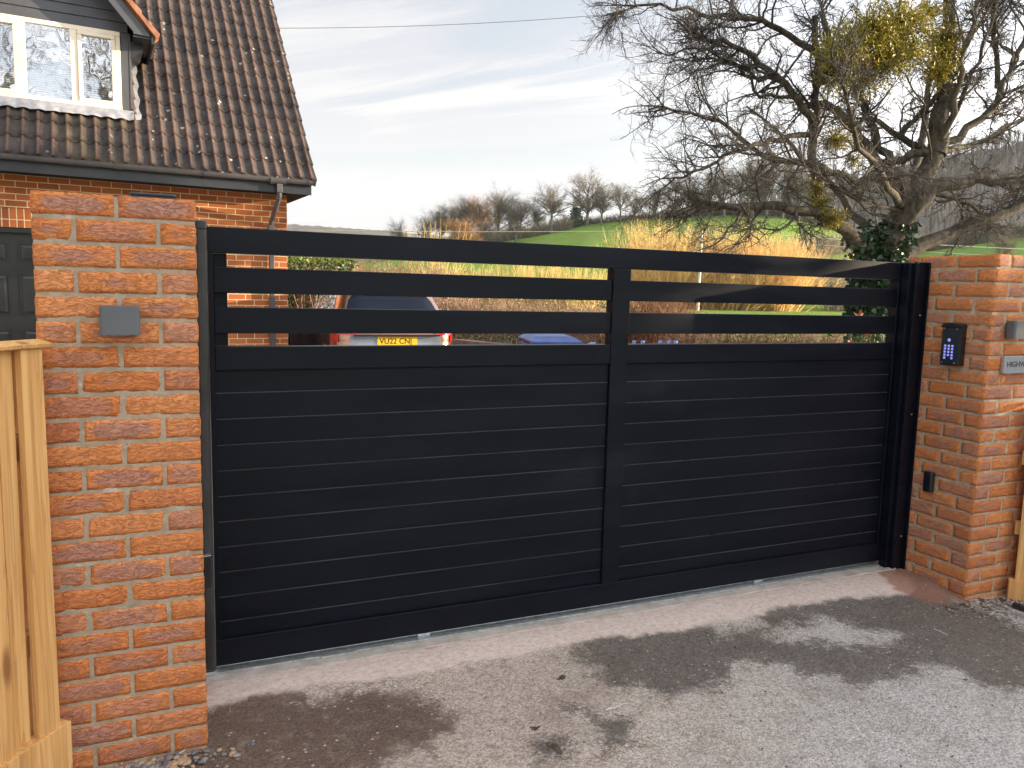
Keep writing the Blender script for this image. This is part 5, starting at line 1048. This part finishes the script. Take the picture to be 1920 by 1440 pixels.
# ================================================================== THE HAWTHORN
rng = np.random.default_rng(77)
tree = thing('hawthorn_tree', 'large leafless spreading tree with ivy on its trunk behind the gate', 'tree', gnd(1645, 700)*0+np.array([*at(1643, 600, 9.6)[:2], 0.0]))
D0 = 9.6
def limb(l, r0, r1, K=16):
    P = np.array([at(px, py, D0+dz) for px, py, dz in l]); P = resample(P, K); P[1:-1] += rng.normal(0, 0.018, (K-2, 3)); return P, np.linspace(r0, r1, K)
LB = [
 limb([(1643, 820, 0), (1642, 640, 0), (1640, 540, 0), (1648, 492, 0), (1672, 440, 0), (1697, 395, 0.0), (1718, 355, 0.05), (1742, 318, 0.1), (1755, 285, 0.1)], 0.165, 0.105, 20),
 limb([(1755, 290, 0.1), (1760, 240, 0.1), (1766, 195, 0.2), (1770, 150, 0.2), (1776, 80, 0.3), (1782, 0, 0.3), (1788, -120, 0.3)], 0.12, 0.045),
 limb([(1640, 500, 0), (1622, 463, -0.2), (1595, 437, -0.4), (1560, 415, -0.6), (1525, 398, -0.8), (1480, 389, -0.9), (1430, 384, -1.0), (1385, 394, -1.1), (1340, 380, -1.1), (1300, 372, -1.0)], 0.095, 0.028, 20),
 limb([(1385, 392, -1.1), (1335, 382, -1.1), (1300, 400, -1.1), (1262, 408, -1.0)], 0.022, 0.008, 8),
 limb([(1390, 393, -1.1), (1375, 425, -1.2), (1350, 452, -1.2), (1310, 470, -1.3)], 0.018, 0.006, 8),
 limb([(1400, 388, -1.1), (1410, 425, -1.3), (1400, 450, -1.3), (1370, 468, -1.3)], 0.016, 0.005, 8),
 limb([(1660, 490, 0), (1700, 472, 0.2), (1745, 450, 0.3), (1790, 432, 0.4), (1850, 414, 0.5), (1885, 400, 0.6), (1920, 378, 0.6), (1990, 330, 0.8), (2080, 300, 1.0)], 0.10, 0.04, 18),
 limb([(1660, 470, -0.1), (1690, 425, -0.2), (1715, 385, -0.3), (1745, 355, -0.3), (1785, 338, -0.3), (1830, 334, -0.2), (1870, 342, -0.1), (1920, 330, 0), (2000, 322, 0.2)], 0.11, 0.045, 18),
 limb([(1700, 372, 0), (1694, 345, 0), (1672, 322, 0.1), (1648, 306, 0.2), (1614, 262, 0.2), (1589, 229, 0.3), (1570, 202, 0.3), (1541, 194, 0.3), (1510, 198, 0.3)], 0.085, 0.04, 16),
 limb([(1650, 308, 0.2), (1690, 302, 0.1), (1715, 290, 0.1), (1745, 285, 0.1)], 0.05, 0.05, 6),
 limb([(1560, 415, -0.6), (1543, 400, -0.6), (1537, 350, -0.6), (1524, 300, -0.6), (1527, 250, -0.5), (1533, 205, -0.5), (1528, 150, -0.5), (1535, 95, -0.5), (1528, 30, -0.4)], 0.06, 0.035, 16),
 limb([(1527, 240, -0.5), (1510, 205, -0.6), (1490, 180, -0.7), (1458, 146, -0.8), (1431, 122, -0.9), (1409, 100, -1.0), (1378, 85, -1.0), (1345, 75, -1.1), (1300, 62, -1.2)], 0.05, 0.018),
 limb([(1595, 150, 0.2), (1568, 125, 0.1), (1530, 92, 0), (1500, 78, 0), (1467, 62, -0.1), (1441, 45, -0.2), (1429, 34, -0.3), (1400, 34, -0.3), (1368, 31, -0.4), (1338, 34, -0.5), (1313, 27, -0.5), (1278, 10, -0.6), (1222, 8, -0.7), (1180, 17, -0.8), (1145, 28, -0.9)], 0.05, 0.008, 22),
 limb([(1670, 310, 0.1), (1640, 250, 0.3), (1618, 190, 0.3), (1595, 150, 0.2), (1560, 90, 0.2), (1540, 20, 0.2)], 0.055, 0.03),
 limb([(1530, 252, -0.5), (1505, 254, -0.6), (1470, 258, -0.7), (1430, 268, -0.9), (1400, 274, -1.0), (1360, 290, -1.1), (1327, 311, -1.2), (1285, 325, -1.3), (1250, 348, -1.4), (1225, 365, -1.4)], 0.035, 0.008, 18),
 limb([(1600, 345, -0.2), (1560, 322, -0.3), (1520, 308, -0.5), (1470, 302, -0.7), (1430, 292, -0.8), (1395, 262, -0.9), (1350, 228, -1.0), (1300, 212, -1.1), (1250, 205, -1.2), (1215, 206, -1.3)], 0.045, 0.008, 18),
 limb([(1600, 345, -0.2), (1640, 330, -0.1), (1680, 350, 0), (1700, 380, 0)], 0.05, 0.07, 8),
 limb([(1490, 182, -0.7), (1455, 184, -0.7), (1425, 182, -0.8), (1408, 165, -0.8), (1395, 140, -0.9), (1370, 118, -0.9), (1320, 105, -1.0), (1270, 112, -1.1)], 0.022, 0.006),
 limb([(1458, 150, -0.8), (1420, 150, -0.8), (1385, 120, -0.9), (1340, 100, -1.1), (1290, 85, -1.2), (1250, 110, -1.2), (1222, 85, -1.2)], 0.02, 0.006),
 limb([(1755, 285, 0.1), (1790, 262, 0.2), (1830, 232, 0.3), (1862, 200, 0.4), (1885, 160, 0.4), (1903, 110, 0.5), (1930, 40, 0.5), (1950, -60, 0.6)], 0.055, 0.02),
 limb([(1755, 285, 0.1), (1790, 200, -0.2), (1800, 140, -0.3), (1815, 80, -0.3), (1835, 10, -0.3), (1850, -80, -0.3)], 0.045, 0.02),
 limb([(1760, 270, 0.1), (1800, 195, 0.1), (1835, 110, 0.1), (1858, 50, 0.1), (1880, -30, 0.1)], 0.03, 0.015),
 limb([(1870, 165, 0.5), (1868, 110, 0.5), (1862, 50, 0.5), (1862, -40, 0.5)], 0.035, 0.018, 8),
 limb([(1830, 232, 0.3), (1870, 190, 0.6), (1920, 160, 0.8), (1990, 120, 1.0)], 0.03, 0.012, 8),
 limb([(1740, 290, 0.1), (1710, 268, 0.2), (1675, 248, 0.3), (1640, 226, 0.3), (1615, 226, 0.3), (1590, 240, 0.3)], 0.05, 0.02, 10),
 limb([(1690, 255, 0.3), (1720, 220, 0.3), (1745, 190, 0.2), (1770, 165, 0.2)], 0.035, 0.03, 8),
 limb([(1745, 300, -0.3), (1740, 240, -0.6), (1725, 180, -0.7), (1700, 140, -0.8), (1660, 128, -0.9), (1620, 130, -0.9)], 0.015, 0.006, 10),
 limb([(1695, 400, -0.2), (1640, 385, -0.6), (1600, 372, -0.8), (1575, 345, -0.9)], 0.03, 0.010, 8),
 limb([(1660, 405, -0.2), (1625, 395, -0.5), (1590, 365, -0.9), (1540, 330, -1.1), (1490, 300, -1.3), (1440, 290, -1.5)], 0.022, 0.007, 10),
 limb([(1740, 365, 0.2), (1790, 372, 0.3), (1820, 385, 0.4), (1845, 412, 0.5)], 0.03, 0.02, 8),
 limb([(1645, 480, 0.1), (1660, 440, 0.8), (1690, 380, 1.4), (1720, 300, 1.9), (1740, 200, 2.2), (1750, 60, 2.4)], 0.09, 0.03, 12),
 limb([(1655, 470, 0.1), (1600, 400, 1.0), (1540, 330, 1.8), (1470, 260, 2.4), (1400, 200, 2.9)], 0.07, 0.015, 12),
 limb([(1755, 285, 0.1), (1810, 280, 0.9), (1880, 240, 1.6), (1960, 200, 2.2)], 0.05, 0.015, 10),
 limb([(1697, 395, 0), (1660, 350, -1.0), (1620, 280, -1.8), (1590, 200, -2.3), (1560, 110, -2.6)], 0.05, 0.012, 10),
]
KL = 16
LP_ = np.stack([resample(p, KL) for p, _ in LB]); LR_ = np.stack([np.interp(np.linspace(0, 1, KL), np.linspace(0, 1, len(r_)), r_) for _, r_ in LB])
parts_ = [tube_batch(p[None], r_[None], 10) for p, r_ in LB]
V, F = cat(parts_); o = mesh_np('trunk', V, F, M_bark, tree, True)
wts = np.linalg.norm(np.diff(LP_, axis=1), axis=2).sum(1); wts[0] *= 0.04
wts[[2, 11, 12, 14, 15, 17, 18]] *= 1.3; wts[-4:] *= 0.4; wts[2] *= 0.55; wts[15] *= 0.8; wts[[6, 7, 8, 16, 23, 24]] *= 0.6
B1, R1 = grow(LP_, LR_, 430, (0.40, 1.10), (0.45, 1.2), 9, 0.21, np.array([0, 0, 0.05]), rng, r0=0.016, tr=(0.28, 1.0), rend=0.3, rfac=0.55, weight=wts)
# long ends
E1, ER1 = grow(LP_, LR_, 110, (0.5, 1.0), (0.1, 0.5), 9, 0.16, np.array([0, 0, -0.02]), rng, r0=0.012, tr=(0.85, 1.0), rend=0.3, rfac=0.8, weight=wts)
BB = np.r_[B1, E1]; BR_ = np.r_[R1, ER1]
B2, R2 = grow(BB, BR_, 5400, (0.12, 0.40), (0.6, 1.4), 6, 0.30, np.array([0, 0, 0.02]), rng, r0=0.0056, tr=(0.08, 1.0), rend=0.45, rfac=0.7)
B3, R3 = grow(np.r_[B2], R2, 27000, (0.03, 0.13), (0.6, 1.5), 3, 0.35, np.array([0, 0, 0.0]), rng, r0=0.0042, tr=(0.1, 1.0), rend=0.6, rfac=0.85)
V, F = cat([tube_batch(BB, BR_, 5), tube_batch(B2, R2, 3), tube_batch(B3, R3, 3)]); mesh_np('crown', V, F, M_twig, tree)
# ivy on the trunk
n = 6500; s = rng.uniform(0, 0.72, n)*(len(LB[0][0])-1); k = s.astype(int); fr = (s-k)[:, None]; c = LB[0][0][k]*(1-fr)+LB[0][0][k+1]*fr; rad = np.interp(s, np.arange(len(LB[0][1])), LB[0][1])
a_ = rng.uniform(0, 6.28, n); side_ = np.stack([np.cos(a_), np.sin(a_), np.zeros(n)], 1); zt2 = c[:, 2]
keep = (zt2 < 2.75) & ((rng.uniform(0, 1, n) < 0.35) | (side_@CR < 0.25)); c = c[keep]+side_[keep]*(rad[keep]+rng.uniform(0.0, 0.16, keep.sum())**1.0)[:, None]+rng.normal(0, 0.02, (keep.sum(), 3))
V, F = leaves(c, 0.085, rng, 0.85, side_[keep]*0.6+[0, 0, -0.5]); mesh_np('ivy', V, F, M_ivy, tree)
ex = LB[2][0]; n = 700; c = ex[rng.integers(0, 4, n)]+rng.normal(0, 0.09, (n, 3)); V, F = leaves(c, 0.07, rng, 0.85); mesh_np('ivy', V, F, M_ivy, tree)
# mistletoe
def mistletoe(label, l, n, seed, size=0.055):
    rg = np.random.default_rng(seed); c0 = at(l[0][0], l[0][1], D0+l[0][3]); root = thing('mistletoe', label, 'mistletoe', c0, 'yellow green mistletoe in the hawthorn'); C = []; T = []
    for px, py, rad, dz, wgt in l:
        cc_ = at(px, py, D0+dz); m_ = int(n*wgt); d = nrm(rg.normal(0, 1, (m_, 3)))*[1, 1, 0.8]; L = rad*rg.uniform(0.3, 1.05, m_)
        P = walk(np.tile(cc_, (m_, 1)), d, L, 5, 0.25, np.array([0, 0, -0.03]), rg); T.append(P); C.append(P[:, 3]); C.append(P[:, 4]); C.append(P[:, 4]+rg.normal(0, 0.025, (m_, 3))); C.append(P[:, 3]+rg.normal(0, 0.03, (m_, 3)))
    T = np.concatenate(T); V, F = tube_batch(T, np.full((len(T), 5), 0.003)); mesh_np('stems', V, F, M_mist, root); C = np.concatenate(C); V, F = leaves(C, size, rg, 0.28); mesh_np('leaves', V, F, M_mist, root)
mistletoe('large yellow green mistletoe mass high in the middle of the tree', [(1580, 92, 0.36, -1.2, 0.55), (1635, 60, 0.42, -1.1, 0.6), (1690, 45, 0.45, -0.9, 0.6), (1655, 115, 0.40, -0.8, 0.4), (1560, 135, 0.3, -1.0, 0.25), (1610, 140, 0.4, -0.6, 0.35), (1700, 95, 0.35, -0.7, 0.3)], 700, 1)
mistletoe('mistletoe clinging to the upright stem at upper right', [(1770, 75, 0.28, -0.3, 0.5), (1762, 130, 0.24, -0.3, 0.4), (1778, 105, 0.2, -0.2, 0.3), (1745, 20, 0.25, -0.3, 0.2)], 560, 2, 0.05)
mistletoe('dull green mistletoe low on the left side of the tree', [(1568, 262, 0.32, -0.4, 0.6), (1600, 300, 0.2, -0.2, 0.2)], 300, 3, 0.045)
mistletoe('small yellow mistletoe tuft hanging over the lower left limb', [(1540, 385, 0.16, -0.8, 0.5), (1560, 410, 0.18, -0.8, 0.5), (1532, 350, 0.14, -0.8, 0.3)], 190, 4, 0.04)

# ================================================================== UNSEEN EVERGREENS (added to shade the gate and the drive)
rg = np.random.default_rng(15)
for k, (x_, y_, h_, w_) in enumerate(((14.3, -5.42, 7.6, 2.28), (15.0, -8.2, 8.4, 2.5), (14.0, -11.6, 8.2, 2.4), (15.5, -15.4, 9.0, 2.6))):
    r = thing('crest_or_added_evergreen', ['unseen evergreen added for shade, nearest the driveway', 'second unseen evergreen added for shade', 'third unseen evergreen added for shade', 'fourth unseen evergreen added for shade'][k], 'tree', (x_, y_, 0), 'evergreens added out of view as a shade screen')
    n = 12000; u = rg.uniform(0, 1, n); a = rg.uniform(0, 6.28, n); rad = w_*(1-u**5*0.7)*np.sqrt(rg.uniform(0.02, 1, n))*(0.95+0.07*np.sin(a*3+u*9)); q = np.stack([rad*np.cos(a), rad*np.sin(a), 0.2+u*h_], 1)
    V, F = leaves(q, 0.42, rg, 0.6); mesh_np('crown', V, F, M_conif, r, local=True); m = MB(); m.cyl((0, 0, 0), (0, 0, h_*0.8), 0.2, 8, 0.06); o = m.build('trunk', M_fbark); o.parent = r

# ================================================================== THE AIR
m = MB(); m.box((-2600, -60, -3), (2600, 2500, 330)); hz = m.build('haze', bpy.data.materials.new('haze'), None)
hm = hz.data.materials[0]; hm.use_nodes = True; t = NT(hm.node_tree); o_ = t.n.new('ShaderNodeOutputMaterial'); pv = t.n.new('ShaderNodeVolumePrincipled')
pv.inputs['Color'].default_value = (0.80, 0.87, 0.95, 1); pv.inputs['Density'].default_value = 0.00014; pv.inputs['Anisotropy'].default_value = 0.1
t.l.new(pv.outputs[0], o_.inputs['Volume']); tag(hz, 'thin pale winter haze between the viewer and the hills', kind='stuff')
